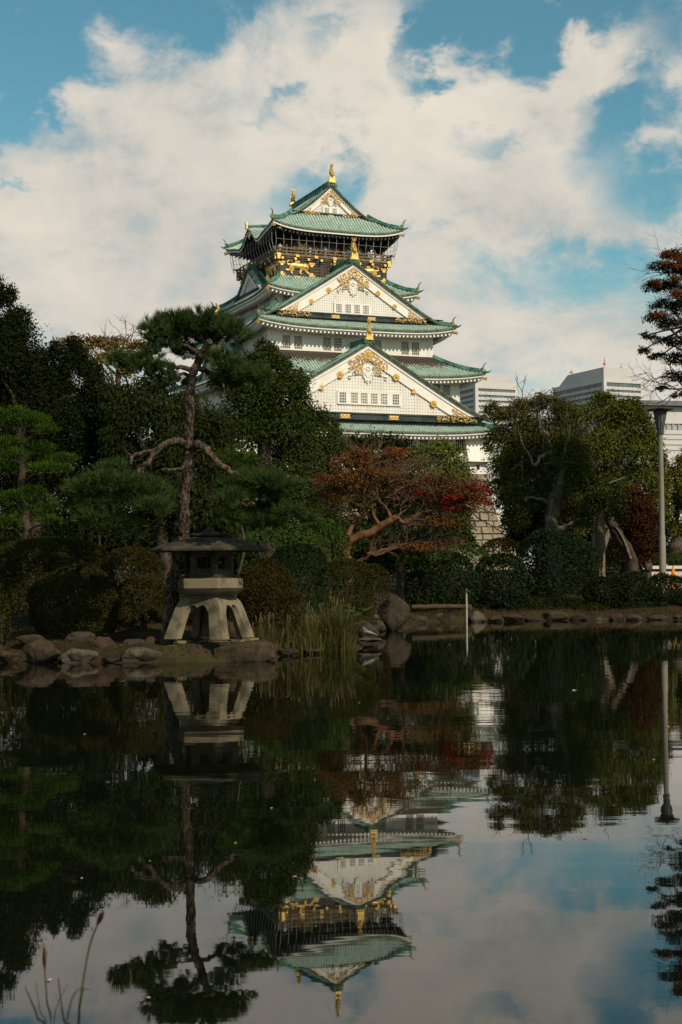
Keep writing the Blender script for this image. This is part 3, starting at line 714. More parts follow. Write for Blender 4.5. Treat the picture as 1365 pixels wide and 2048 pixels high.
        tb([(-.95, .3), (-1.05, -.1), (-1.3, -.35), (-1.75, -.3)], [.36, .26, .15, .14])
        tb([(-.75, .2), (-.72, -.25), (-.95, -.62), (-.75, -.78)], [.34, .22, .15, .14])
        tb([(.6, .2), (.5, -.3), (.3, -.6), (.55, -.78)], [.32, .22, .17, .14])
        tb([(.95, 0), (1.25, -.4), (1.55, -.62), (1.85, -.72)], [.26, .2, .17, .13])
        tb([(-1.1, .45), (-1.45, .45), (-1.5, .75), (-1.2, 1.0), (-.85, .98), (-.75, .8)], [.14, .1, .09, .09, .09, .07])
        g.build('gilded_tiger', GOLD, CASTLE, smooth=True)
    tiger(0, -5.25, 7.8, 42.95, False); tiger(0, 5.25, 7.8, 42.95, True); tiger(3, 5.6, 7.9, 42.95, True); tiger(3, -5.6, 7.9, 42.95, False)
    # pillars, gilded brackets
    pl = MB(); 
    for k in (0, 1, 3):
        B = 7.8 if k == 0 else 7.9
        for c in (-7.6, -3.2, 3.2, 7.6): fbox(pl, k, c-.26, c+.26, B-.05, B+.14, 41.7, 44)
        fbox(pl, k, -8.0, 8.0, B-.05, B+.11, 43.72, 43.95); fbox(pl, k, -8, 8, B-.05, B+.1, 41.6, 41.75)
    pl.build('wall_post', BLACKL, CASTLE)
    for k in (0, 1, 3):
        B = 7.8 if k == 0 else 7.9
        for c in (-7.55, -3.2, 3.2, 7.55):
            gold_plate(CASTLE, k, c, B+.15, 43.62, 1.0, .3, 'gilded_post_fitting'); gold_plate(CASTLE, k, c, B+.15, 41.95, 1.0, .32, 'gilded_post_fitting')
            g = MB(); fbox(g, k, c-.2, c+.2, B+.13, B+.2, 43.2, 43.5); fbox(g, k, c-.18, c+.18, B+.13, B+.2, 42.1, 42.35); g.build('gilded_post_fitting', GOLD, CASTLE)
        for c in (-5.3, 5.3, 0): gold_plate(CASTLE, k, c, B+.12, 43.8, .8, .24, 'gilded_beam_fitting'); gold_plate(CASTLE, k, c, B+.12, 41.72, .8, .2, 'gilded_beam_fitting')
        for i in range(9):
            g = MB(); c = -7.6+i*1.9; fbox(g, k, c-.16, c+.16, B+.52, B+.6, 43.98, 44.26); g.build('gilded_joist_end', GOLD, CASTLE)
    # ---- balcony
    ba, bb = 8.45, 8.35
    fl = MB(); fl.box((0, 0, 44.36), (2*ba-.2, 2*bb-.2, .25)); fl.box((0, 0, 44.12), (2*ba-.6, 2*bb-.6, .22)); fl.build('balcony_floor', BRONZE, CASTLE)
    for k in range(4):
        A, B = (ba, bb) if k % 2 == 0 else (bb, ba)
        rl = MB()
        for z, t, ov in ((44.62, .16, .1), (45.05, .09, .0), (45.5, .1, .55)): fbox(rl, k, -A-ov, A+ov, B-t, B+t*.4, z-t, z+t)
        rail = rl.build('balcony_rail', BRONZE, CASTLE)
        n = 13
        for i in range(n):
            c = -A+2*A*i/(n-1); p = MB(); fbox(p, k, c-.09, c+.09, B-.14, B+.075, 44.45, 45.62 if i % 3 == 0 else 45.5); p.build('rail_post', BRONZE, rail)
        for i in range(7):
            c = -A+.3+(2*A-.6)*i/6; gold_plate(rail, k, c, B+.09, 44.5, .62, .3, 'gilded_rail_fitting')
        for sg in (-1, 1):
            g = MB(); fbox(g, k, sg*(A-.28)-.2, sg*(A-.28)+.2, B+.05, B+.16, 43.95, 44.75); g.build('gilded_rail_corner', GOLD, rail)
        # bird-net poles from rail to eave
        for i in range(17):
            c = -A-.3+(2*A+.6)*i/16; p = MB(); p.tube(spline([fr(k, c, B+.35, 45.0), fr(k, c, B+.75, 46.2), fr(k, c*1.02, B+.85, 47.85)], 3), .035, 5); p.build('net_pole', NETPOLE, rail)
        w = MB(); w.tube([fr(k, -A-.4, B+.8, 46.5), fr(k, A+.4, B+.8, 46.5)], .022, 4); w.build('net_wire', NETPOLE, rail)
    # ---- observation room under the top roof
    rm = MB()
    for k in range(4): wall_face(rm, k, 6.3, 6.3, 44.4, 49.2, [(-5.2, -2.2, 44.7, 46.9), (-1.4, 1.4, 44.7, 46.9), (2.2, 5.2, 44.7, 46.9)])
    room = rm.build('observation_room', mat('dark_boards', (0.03, 0.026, 0.02), .6, (.05, .042, .03), 2), CASTLE)
    gl = mat('window_glass_dim', (.12, .15, .15), .15, (.06, .075, .075), .6, spec=.6)
    for k in range(4):
        for a, b_ in ((-5.2, -2.2), (-1.4, 1.4), (2.2, 5.2)):
            p = MB(); fbox(p, k, a, b_, 6.02, 6.08, 44.7, 46.9); o = p.build('room_window', gl, CASTLE)
            q = MB()
            for x in np.linspace(a, b_, 4): fbox(q, k, x-.05, x+.05, 6.08, 6.16, 44.7, 46.9)
            q.build('window_frame', BLACKL, o)
    for c in (-4.0, 3.6):                    # gilded cranes flying across the room wall
        g = MB()
        o = lambda x, y: fr(0, c+x, 6.36, 46.2+y)
        nrm = np.array([0, -1.0, 0])
        g.poly([o(*q) for q in ((-.9, -.1), (-.2, .15), (.5, .1), (1.1, .3), (.5, -.15), (-.2, -.2))], .06, nrm)
        g.poly([o(*q) for q in ((-.3, .1), (-.9, .75), (-.2, .6), (.3, .15))], .06, nrm); g.poly([o(*q) for q in ((0, .1), (.5, .7), (.7, .45), (.35, .05))], .06, nrm)
        g.build('gilded_crane', GOLD, CASTLE)
    # ---- top roof
    skirt_roof(5.6, 6.9, 50.9, 9.62, 10.08, 47.95, .95, 6.3, 6.3, soffit=BLACKL, trim=BLACKL, bump=1.55)
    eb = MB()
    gable(0, 55.0, 50.4, 6.05, 1.3, 6.9, 0, 51.0, over=.75, wins=[(c-.36, c+.36, 51.0+.1, 51.75, True, 3, 3) for c in (-.62, .55)], plates=(0,), scale=.55, fish=2.5, both=True, ridge_h=.7, barge=(.28, .62, 1.35))
    tr = MB()                                   # pale eave line of the top roof
    for k in range(4):
        A, B = (9.62, 10.08) if k % 2 == 0 else (10.08, 9.62); c = np.linspace(-A, A, 61)*(1-.1/A); z = 47.95+.95*np.abs(c/A)**4
        if k % 2:
            w = np.clip(1-np.abs(c)/3.1, 0, 1); z = z+1.55*(w*w*(3-2*w))-.42*np.exp(-((np.abs(c)-4.0)/1.5)**2)
        tr.grid(np.stack([fr(k, c, np.full(61, B-.08), z-.2), fr(k, c, np.full(61, B-.09), z-.42), fr(k, c, np.full(61, B-.3), z-.42)], 0))
    tr.build('eave_trim', WHITE2, CASTLE)
    for k in (1, 3):                            # ridge and gilded end of the curved side gable
        r = MB(); r.tube([fr(k, 0, 5.9, 50.15), fr(k, 0, 8.2, 49.85), fr(k, 0, 9.75, 49.75)], .24, 8); r.tube([fr(k, 0, 5.9, 50.45), fr(k, 0, 9.6, 50.05)], .15, 8); r.build('curved_gable_ridge', COPPERD, CASTLE, smooth=True)
        g = MB(); fbox(g, k, -.3, .3, 9.75, 9.95, 49.6, 50.3); fbox(g, k, -.16, .16, 9.75, 9.96, 50.3, 50.6); g.build('gilded_ridge_end', GOLD, CASTLE)
        g = MB(); g.poly([fr(k, x, 9.35, 48.75+y) for x, y in ((-.9, 0), (-.4, .5), (0, .6), (.4, .5), (.9, 0), (.3, -.15), (0, -.6), (-.3, -.15))], .1, np.array([OU[k][0], OU[k][1], 0])); g.build('gilded_carving', GOLD, CASTLE)
build_castle()

def build_visitors():
    cols = [(.55, .5, .45), (.08, .08, .1), (.4, .1, .08), (.12, .18, .3), (.6, .58, .55), (.25, .2, .12)]
    for i in range(15):
        me = bpy.data.meshes.new('person')
        J = [(0, 0, .9), (0, .0, 1.15), (0, 0, 1.38), (0, 0, 1.5), (0, -.02, 1.62), (-.2, 0, 1.36), (-.26, -.08, 1.1), (-.2, -.3, 1.05), (.2, 0, 1.36), (.26, -.08, 1.1), (.2, -.3, 1.05), (-.1, 0, .85), (-.11, 0, .45), (-.11, -.02, .04), (.1, 0, .85), (.11, 0, .45), (.11, -.02, .04)]
        Ed = [(0, 1), (1, 2), (2, 3), (3, 4), (2, 5), (5, 6), (6, 7), (2, 8), (8, 9), (9, 10), (0, 11), (11, 12), (12, 13), (0, 14), (14, 15), (15, 16)]
        rad = [.14, .14, .13, .06, .11, .07, .055, .04, .07, .055, .04, .09, .065, .05, .09, .065, .05]
        if i == 0:
            me.from_pydata(J, Ed, []); o = bpy.data.objects.new('person', me); COL.objects.link(o)
            sk = o.modifiers.new('skin', 'SKIN'); o.modifiers.new('sub', 'SUBSURF').levels = 1
            for v, r in zip(me.skin_vertices[0].data, rad): v.radius = (r, r)
            me.skin_vertices[0].data[0].use_root = True
            dg = bpy.context.evaluated_depsgraph_get(); base = bpy.data.meshes.new_from_object(o.evaluated_get(dg)); bpy.data.objects.remove(o)
            build_visitors.base = base
        m2 = build_visitors.base.copy(); m2.materials.clear()
        m2.materials.append(mat('clothing', cols[i % 6], .9, tuple(c*.7 for c in cols[i % 6]), 3)); m2.materials.append(bpy.data.materials.get('skin_tone') or mat('skin_tone', (.5, .32, .22), .6, (.45, .28, .19), 5)); m2.materials.append(bpy.data.materials.get('dark_hair') or mat('dark_hair', (.02, .016, .012), .6, (.035, .028, .02), 8))
        for p in m2.polygons:
            z = p.center.z; y = p.center.y
            p.material_index = 2 if (z > 1.66 or (z > 1.55 and y > 0.0)) else (1 if z > 1.47 or (y < -.27) else 0)
        o = bpy.data.objects.new('person', m2); COL.objects.link(o)
        c = -7.6+i*1.07+random.uniform(-.3, .3); q = Matrix.Rotation(TH, 4, 'Z')@Vector((c, -7.75, 0)); o.location = (q.x-3.8, q.y+215, 44.49)
        o.rotation_euler = (0, 0, TH+random.uniform(-.4, .4)); s = random.uniform(.95, 1.08); o.scale = (s, s, s)
        tag(o, 'visitor standing at the railing of the castle balcony under the top roof', 'person', 'visitors along the castle balcony')
build_visitors()

# ------------------------------------------------------------------ office buildings beyond the trees
FAC = mat('office_cladding', (0.58, 0.555, 0.52), 0.6, (0.53, 0.51, 0.48), 0.05, stretch=(1, 1, .2))  # distance haze is put into these pale office colours
FACD = mat('office_roof_cladding', (0.54, 0.515, 0.49), 0.6, (0.49, 0.47, 0.45), 0.05)
OGLASS = mat('office_glass', (0.07, 0.10, 0.115), 0.12, (0.13, 0.16, 0.17), 0.12, spec=0.8)
MULL = mat('office_mullion', (0.33, 0.33, 0.32), 0.5, (0.28, 0.28, 0.27), 0.2)
def office(label, corner_px, D, wr, wl, ytop, yshoulder, bands, chamfer, antennas):
    """square-plan tower: one corner towards us, wr/wl face lengths in metres, bands = photo rows of the window strips"""
    c = P(corner_px, yshoulder, D); zs = c[2]; root = empty('office_building', (c[0], c[1], 0), math.radians(24)); tag(root, label, 'building', 'office towers beyond the castle park')
    zof = lambda y: P(corner_px, y, D)[2]; zt = zof(ytop)
    # local: right face along +x at y=0, left face along +y at x=0; walls are built as strips between the recessed window bands
    bz = sorted([(zof(b_), zof(a)) for a, b_ in bands]); cur = 0.0; w = MB()
    def ring(mb, z0, z1, ins=0.0): mb.box((wr/2, wl/2, (z0+z1)/2), (wr-2*ins, wl-2*ins, z1-z0))
    for z0, z1 in bz: ring(w, cur, z0); cur = z1
    ring(w, cur, zs)
    for cx, cy in ((0.9, 0.9), (wr-.9, .9), (.9, wl-.9), (wr-.9, wl-.9)): w.box((cx, cy, zs/2-.01), (1.79, 1.79, zs-.03))
    body = w.build('wall', FAC, root)
    for z0, z1 in bz:
        b = MB(); ring(b, z0-.05, z1+.05, .55); wb = b.build('window_band', OGLASS, root)
        m = MB()
        for i in range(1, int(wr/1.9)): m.box((i*1.9, .5, (z0+z1)/2), (.16, .5, z1-z0))
        for i in range(1, int(wl/1.9)): m.box((.5, i*1.9, (z0+z1)/2), (.5, .16, z1-z0))
        m.build('mullion', MULL, wb, kind='stuff')
    # cladding joints and chamfered crown
    j = MB()
    for i in range(1, int(wr/3.1)): j.box((i*3.1, -.01, zs*.72), (.09, .12, zs*.5))
    for i in range(1, int(wl/3.1)): j.box((-.01, i*3.1, zs*.72), (.12, .09, zs*.5))
    j.build('cladding_joint', MULL, root, kind='stuff')
    t = MB(); h = zt-zs; ch = chamfer
    v = [(0, 0, zs), (wr, 0, zs), (wr, wl, zs), (0, wl, zs), (.0, 0, zt), (wr-ch*wr, 0, zt), (wr-ch*wr, wl-ch*wl, zt), (0, wl-ch*wl, zt)]
    e = .03; v = [(x+(e if x == 0 else 0), y+(e if y == 0 else 0), z) for x, y, z in v]
    v[1] = (wr*(1-.12), e, zs); v[2] = (wr*.88, wl*.88, zs); v[3] = (e, wl*.88, zs)
    t.add(v, [[0, 1, 5, 4], [1, 2, 6, 5], [2, 3, 7, 6], [3, 0, 4, 7], [4, 5, 6, 7]])
    t.build('roof_tier', FACD, root)
    red = bpy.data.materials.get('mast_red') or mat('mast_red', (.45, .12, .07), .6, (.5, .3, .25), .5)
    for x, y, hh, r in antennas:
        a = MB(); a.tube([(x, y, zt-.2), (x, y, zt+hh)], .16, 5); a.box((x, y, zt+hh*.45), (r, r, hh*.16)); a.box((x, y, zt+hh*.72), (r*.5, r*.5, hh*.1)); a.build('antenna_mast', red, root)
office('pale office tower partly hidden behind the right side of the castle', 951, 800, 26, 40, 745, 763, [(776, 782), (788.5, 793.5), (799, 804), (810.5, 815), (822, 827), (834, 839), (846, 851)], .32, [(12, 10, 3, .8)])
office('pale office tower with red roof masts above the trees on the right', 1208, 800, 25, 50, 734, 754, [(764, 772), (778, 783), (789, 794), (800, 805), (811, 816), (822, 827)], .30, [(6, 8, 6.5, 1.1), (2, 34, 3, 1.8), (18, 10, 4, .8)])
def low_hall():
    D = 520.0; c = P(1296, 800, D); root = empty('hall_building', (c[0], c[1], 0), math.radians(12)); tag(root, 'low wide grey hall with a dark overhanging roof behind the street lamp', 'building')
    z = lambda y: P(1296, y, D)[2]; W = 60.0
    b = MB(); b.box((W/2-4, 15, z(860)/2), (W, 30, z(860))); b.box((W/2-4, 15.5, (z(846)+z(812))/2), (W, 29, z(812)-z(846))); b.build('wall', FAC, root)
    b = MB(); b.box((W/2-4, 16, (z(846)+z(860))/2), (W-1, 29, z(846)-z(860)-.02)); g = b.build('window_band', mat('pale_glass', (.35, .36, .36), .2, (.28, .3, .31), .2), root)
    m = MB()
    for i in range(28): m.box((-3+i*2.1, 1.35, (z(846)+z(860))/2), (.5, .5, z(846)-z(860)-.05))
    m.build('mullion', MULL, g, kind='stuff')
    r = MB(); y0, y1 = -1.5, 15
    v = [(-7, y0, z(811)), (W-2, y0, z(811)), (W-2, y0, z(805)), (-7, y0, z(805)), (-3, y1, z(790)), (W-6, y1, z(790)), (W-2, 32, z(811)), (-7, 32, z(811))]
    r.add(v, [[0, 1, 2, 3], [3, 2, 5, 4], [1, 6, 5, 2], [0, 3, 4, 7], [0, 7, 6, 1], [7, 4, 5, 6]]); r.build('roof', mat('hall_roof', (.13, .13, .13), .6, (.17, .17, .165), .1), root)
    s_ = MB()
    for yy in (868, 878, 889, 900): s_.box((W/2-4, -.05, z(yy)), (W, .2, .35))
    s_.build('wall_course', MULL, root, kind='stuff')
low_hall()

# ------------------------------------------------------------------ foliage
def foliage_mat(name, cols, rough=0.55, trans=0.12, spec=0.0, k=.62):
    cols = [tuple(v*k for v in c) for c in cols]
    return mat(name, cols[0], rough, island=cols[1:], trans=trans, spec=spec)
F_DARK = foliage_mat('dark_evergreen_leaf', [(.016, .022, .007), (.026, .034, .011), (.038, .046, .014)])
F_CAMPH = foliage_mat('camphor_leaf', [(.026, .038, .009), (.042, .056, .013), (.066, .078, .018)], k=0.9)
F_WILLOW = foliage_mat('long_leaf', [(.024, .032, .010), (.040, .050, .015), (.060, .070, .020)])
F_GOLD = foliage_mat('autumn_gold_leaf', [(.16, .11, .025), (.22, .15, .035), (.12, .10, .025)], k=1.0)
F_POD = foliage_mat('bright_needle_leaf', [(.026, .054, .008), (.048, .088, .012), (.075, .125, .018)], k=.8)
F_PINE = foliage_mat('pine_needle', [(.018, .034, .010), (.030, .050, .014), (.048, .068, .018)], trans=0.08, k=1.35)
F_BROWN = foliage_mat('russet_leaf', [(.090, .034, .013), (.12, .050, .017), (.070, .038, .014), (.105, .062, .019)], k=1.2)
F_RED = foliage_mat('crimson_leaf', [(.17, .014, .014), (.22, .026, .018), (.11, .018, .012)], k=1.0)
F_ORANGE = foliage_mat('orange_leaf', [(.17, .055, .012), (.22, .075, .016), (.14, .06, .014)], k=1.1)
F_OLIVE = foliage_mat('olive_leaf', [(.075, .070, .012), (.10, .085, .016), (.055, .058, .012)], k=1.0)
F_LIME = foliage_mat('yellow_green_leaf', [(.060, .085, .012), (.095, .105, .014), (.14, .125, .018)], k=1.05)
F_GREEN = foliage_mat('mid_green_leaf', [(.026, .050, .010), (.042, .072, .013), (.062, .090, .018)], k=0.9)
F_OAK = foliage_mat('oak_leaf', [(.050, .055, .014), (.075, .078, .018), (.105, .098, .024)], k=1.05)
F_SUNNY = foliage_mat('sunny_evergreen_leaf', [(.050, .062, .012), (.075, .086, .016), (.115, .112, .020)], k=1.1)  # brightened camphor leaf, sunlight put into its colour
F_BRIGHT = foliage_mat('bright_autumn_green_leaf', [(.075, .115, .016), (.11, .145, .020), (.17, .165, .026)], k=1.0)
F_MAROON = foliage_mat('maroon_leaf', [(.060, .022, .011), (.080, .032, .014), (.048, .022, .011)], k=.9)
F_AZALEA = foliage_mat('azalea_leaf', [(.024, .026, .007), (.036, .036, .009), (.050, .046, .012)], k=0.95)
F_RUST = foliage_mat('rusty_azalea_leaf', [(.046, .034, .010), (.040, .038, .010), (.060, .036, .012)], k=0.75)
F_CAMEL = foliage_mat('glossy_camellia_leaf', [(.014, .026, .007), (.022, .038, .010), (.034, .052, .014)], rough=0.45, spec=0.07)
BARK = mat('bark', (.038, .028, .019), .95, (.070, .053, .037), 7, bump=.04, bscale=16, stretch=(1, 1, .35))
BARKP = mat('pine_bark', (.075, .053, .036), .95, (.155, .115, .078), 11, bump=.08, bscale=17, stretch=(1, 1, .5), grime=((.022, .017, .013), 17, .46, .56))
BARKR = mat('russet_bark', (.11, .050, .024), .85, (.17, .082, .04), 6, bump=.02, bscale=14, grime=((.11, .06, .035), 3, .5, .7))
BARKG = mat('grey_bark', (.12, .098, .068), .9, (.21, .175, .12), 5, bump=.03, bscale=12, grime=((.08, .065, .045), 4, .5, .65))
TWIG = mat('twig_bark', (.085, .060, .038), .9, (.13, .095, .06), 5)
TWIGD = mat('dark_twig_bark', (.05, .038, .026), .9, (.08, .06, .042), 5)

def unit(v): return v/(np.linalg.norm(v, axis=-1, keepdims=True)+1e-9)
def leaf_quads(mb, c, ax, nr, L, W, fold=0.12):
    n = len(c); L = np.broadcast_to(L, (n,))[:, None]; W = np.broadcast_to(W, (n,))[:, None]
    ax = unit(ax); sd = unit(np.cross(ax, nr)); nn = np.cross(sd, ax)
    v = np.stack([c, c+ax*L*.45+sd*W*.5+nn*L*fold, c+ax*L, c+ax*L*.45-sd*W*.5+nn*L*fold], 1).reshape(-1, 3)
    f = np.arange(n*4).reshape(n, 4); mb.add(v, f)
def blob_w(px, py, rx, ry, Y, dy=0.0, dk=0.8):
    s = PXM(Y); c = P(px, py, Y+dy); return c, np.array([rx*s, 0.5*(rx+ry)*s*dk, ry*s])
def crown(mb, blobs, L, W, cover=3.0, R=None, up=0.5, droop=0.25, clump=0.22, lo=0.3, tight=1.0):
    """leaves gathered in small sprays over the outer part of each blob, so that gaps and light and dark clumps remain"""
    for c, r in blobs:
        n = int(1.7*cover*math.pi*r[0]*r[2]/(.5*L*W)); m = max(6, int(n/55))
        d = unit(R.normal(size=(m, 3))); d[:, 2] = np.where(d[:, 2] < -.55, -d[:, 2], d[:, 2])
        rad = .84*R.uniform(lo, 1.0, m)**.7
        cc = c+d*r*rad[:, None]
        i = R.integers(0, m, n); g = R.normal(size=(n, 3))*r*clump*tight
        p = cc[i]+g
        nr = unit(d[i]*.7+np.array([0, 0, up])+R.normal(size=(n, 3))*.55)
        ax = np.cross(nr, R.normal(size=(n, 3)))+d[i]*.4-np.array([0, 0, droop])
        sz = R.uniform(.7, 1.25, n)
        leaf_quads(mb, p, ax, nr, L*sz, W*sz)
def needles(mb, pads, L=.13, W=.008, per=30, dens=1.0, R=None, spread=.75, up=.75):
    """pine pads: tufts of thin needles over the upper skin and rim of flattened clouds"""
    for c, r in pads:
        area = math.pi*r[0]*(r[1]+r[2]); m = int(max(12, dens*area/.010))
        d = unit(R.normal(size=(m, 3))); d[:, 2] = np.abs(d[:, 2])*R.choice([1, 1, 1, -.6], m)
        cc = c+d*r*R.uniform(.55, 1.0, (m, 1))+R.normal(size=(m, 3))*.03
        t = unit(d*np.array([1, 1, .6])+np.array([0, 0, up])+R.normal(size=(m, 3))*.25)
        i = np.repeat(np.arange(m), per); n = m*per
        ax = unit(t[i]+R.normal(size=(n, 3))*spread*.55); ln = L*R.uniform(.7, 1.2, n)[:, None]
        sd = unit(np.cross(ax, R.normal(size=(n, 3))))*W*.5
        b = cc[i]+R.normal(size=(n, 3))*.012
        v = np.stack([b-sd, b+sd, b+ax*ln], 1).reshape(-1, 3); mb.add(v, np.arange(n*3).reshape(n, 3))
def wiggle(path, amp, R):
    p = path.copy(); p[1:-1] += R.normal(size=(len(p)-2, 3))*amp; return p
def px_path(pts, Y, dY=0.0):
    n = len(pts); return np.array([P(x, y, Y+dY*i/(max(1, n-1))) for i, (x, y) in enumerate(pts)])
def limb(parent, pts, r0, r1, matl, name='branch', n=7, res=4, R=None, wig=0.0, ground=False):
    p = spline(pts, res)
    if wig and R is not None: p = wiggle(p, wig, R)
    if ground: p[0][2] = float(ground_z(np.array([p[0][0]]), np.array([p[0][1]]))[0])-.08
    t = np.linspace(0, 1, len(p)); rr = r0+(r1-r0)*t**.8
    if ground: rr = rr*(1+.55*np.exp(-t*14))
    return MB().tube(p, rr, n).build(name, matl, parent, smooth=True)
def twigs(mb, p, d, L, r, depth, R, up=.12, spread=.65, kids=(2, 3), nside=4):
    n = 4; pts = [p]; dd = d
    for i in range(n):
        dd = unit(dd+R.normal(size=3)*.22+np.array([0, 0, up*.4])); pts.append(pts[-1]+dd*L/n)
    mb.tube(np.array(pts), np.linspace(r, r*.6, n+1), nside, cap=False)
    if depth <= 0: return
    for _ in range(R.integers(kids[0], kids[1]+1)):
        i = R.integers(2, n+1); nd = unit(dd+R.normal(size=3)*spread+np.array([0, 0, up]))
        twigs(mb, pts[i], nd, L*R.uniform(.6, .85), r*.6, depth-1, R, up, spread, kids, nside)
TREES = []
def tree(name, label, Y, trunk, r0, r1, blobs, matl, L, W, cat='tree', bark=BARK, seed=1, group=None, limbs=True, dY=0.0, crowns=None, inner=None, **kw):
    """trunk, one limb to every blob, and a crown of separate leaves; blobs are photo-pixel ellipses at the tree's own depth"""
    R = np.random.default_rng(seed); base = px_path(trunk, Y, dY); gx = base[0]
    z0 = float(ground_z(np.array([gx[0]]), np.array([gx[1]]))[0]); root = empty(name, (gx[0], gx[1], z0)); tag(root, label, cat, group)
    root_inv = np.array([gx[0], gx[1], z0])
    sh = lambda p: np.asarray(p)-root_inv
    p = spline(np.vstack([[[gx[0], gx[1], min(z0, gx[2])-.08]], base]), 4)
    t = np.linspace(0, 1, len(p)); MB().tube(sh(wiggle(p, r0*.12, R)), (r0+(r1-r0)*t)*(1+.6*np.exp(-t*12)), 9).build('trunk', bark, root, smooth=True)
    bl = []
    for q in blobs:
        c, r = blob_w(*q[:4], Y, R.uniform(-.5, .5)*(q[2]+q[3])*PXM(Y)*.5); bl.append((c, r))
    if limbs:
        for c, r in bl:
            i = R.integers(len(p)//2, len(p)); s0 = p[i]; mid = (s0+c)/2+np.array([R.normal()*.1, R.normal()*.1, .12*np.linalg.norm(c-s0)])
            pp = spline([s0, mid, c+np.array([0, 0, r[2]*.2])], 4); pp = wiggle(pp, .03*np.linalg.norm(c-s0)/3, R)
            MB().tube(sh(pp), np.linspace(r1*.75, .02, len(pp)), 6).build('branch', bark, root, smooth=True)
    mb = MB(); crown(mb, [(sh(c), r) for c, r in bl], L, W, R=R, **kw); mb.build('crown', matl, root)
    for sub, m2, cv in (crowns or []):
        mb = MB(); crown(mb, [(sh(blob_w(*q[:4], Y, -.2)[0]), blob_w(*q[:4], Y)[1]) for q in sub], L, W, R=R, **{**kw, 'cover': cv}); mb.build('crown', m2, root)
    TREES.append(root); return root, p, root_inv, R

# -- far left: dark evergreen, golden tree, long-leaved tree, camphors
tree('evergreen_tree', 'tall dark evergreen tree at the left edge of the pond', 36, [(70, 1180), (75, 1000), (70, 850), (60, 740)], .28, .12,
     [(-20, 600, 42, 45), (12, 600, 22, 30), (40, 636, 26, 26), (20, 668, 60, 40), (-10, 720, 80, 70), (70, 745, 70, 55), (108, 700, 14, 22), (150, 705, 22, 32), (150, 735, 45, 40), (188, 775, 26, 40), (175, 830, 45, 55), (90, 830, 90, 60), (20, 820, 80, 70), (115, 915, 80, 60), (190, 905, 40, 60), (160, 985, 70, 50), (40, 930, 80, 70), (195, 800, 34, 44), (215, 865, 34, 50), (0, 900, 60, 50), (60, 960, 66, 50), (130, 860, 60, 50), (210, 950, 40, 50), (40, 775, 54, 44), (85, 785, 44, 36), (112, 765, 34, 34), (140, 790, 30, 30), (180, 1085, 60, 44), (90, 1095, 70, 40), (240, 1080, 40, 40), (30, 1010, 70, 60), (110, 1050, 80, 50), (200, 1040, 50, 50)],
     F_DARK, .078, .036, seed=2, cover=3.3, up=.35, droop=.2)
root, p, o_, R = tree('golden_tree', 'thin golden-leaved tree with bare upper twigs behind the dark evergreen', 62, [(245, 1050), (240, 900), (238, 780), (240, 700)], .2, .07,
     [(140, 692, 32, 16), (175, 690, 30, 18), (205, 692, 28, 20), (235, 690, 30, 18), (275, 698, 30, 20), (215, 720, 40, 18), (165, 715, 40, 18), (270, 725, 30, 20), (185, 745, 30, 18), (240, 750, 30, 20)], F_GOLD, .13, .075, seed=3, cover=2.0, bark=TWIG)
mb = MB()
for i in range(5): twigs(mb, P(R.uniform(160, 290), R.uniform(760, 800), 62)-o_, unit(np.array([R.normal()*.3, R.normal()*.3, 1.0])), 1.1, .03, 3, R, .1, .5)
for x in (240, 252, 246): twigs(mb, P(x, 715, 62)-o_, unit(np.array([R.normal()*.2, 0, 1.0])), 1.0, .03, 3, R, .05, .55)
mb.build('twig', TWIG, root, kind='stuff')
tree('long_leaved_tree', 'dense tree with drooping narrow leaves directly behind the tall pine', 35, [(330, 1190), (325, 1050), (320, 900)], .2, .1,
     [(225, 800, 30, 36), (228, 870, 30, 50), (250, 960, 50, 50), (270, 790, 50, 32), (310, 775, 40, 32), (245, 835, 45, 45), (310, 840, 70, 60), (370, 830, 40, 60), (260, 910, 60, 55), (340, 920, 65, 60), (420, 870, 50, 70), (430, 950, 50, 55), (300, 980, 70, 50), (390, 1010, 70, 60), (300, 1060, 70, 50), (430, 1050, 50, 60)], F_WILLOW, .15, .032, seed=4, cover=3.0, droop=.9, up=.2)
tree('camphor_tree', 'big rounded evergreen tree between the tall pine and the castle', 44, [(540, 1190), (535, 1050), (530, 900), (530, 800)], .35, .15,
     [(530, 700, 24, 24), (515, 730, 40, 34), (560, 735, 26, 30), (570, 775, 48, 45), (603, 790, 24, 50), (500, 790, 60, 50), (450, 760, 40, 40), (555, 850, 66, 62), (610, 850, 26, 55), (480, 870, 66, 66), (580, 930, 66, 60), (500, 960, 70, 60), (590, 1010, 60, 55), (520, 1050, 70, 55)], F_CAMPH, .090, .045, seed=5, cover=3.0, up=.4, droop=.35)
tree('camphor_tree', 'smaller evergreen tree in front of the left foot of the castle', 50, [(655, 1190), (650, 1050), (650, 920)], .22, .1,
     [(640, 850, 30, 38), (668, 875, 20, 35), (645, 910, 48, 45), (690, 905, 26, 24), (650, 970, 50, 45), (645, 1030, 55, 50), (650, 1090, 60, 45)], F_CAMPH, .095, .047, seed=6, cover=3.0, droop=.35)
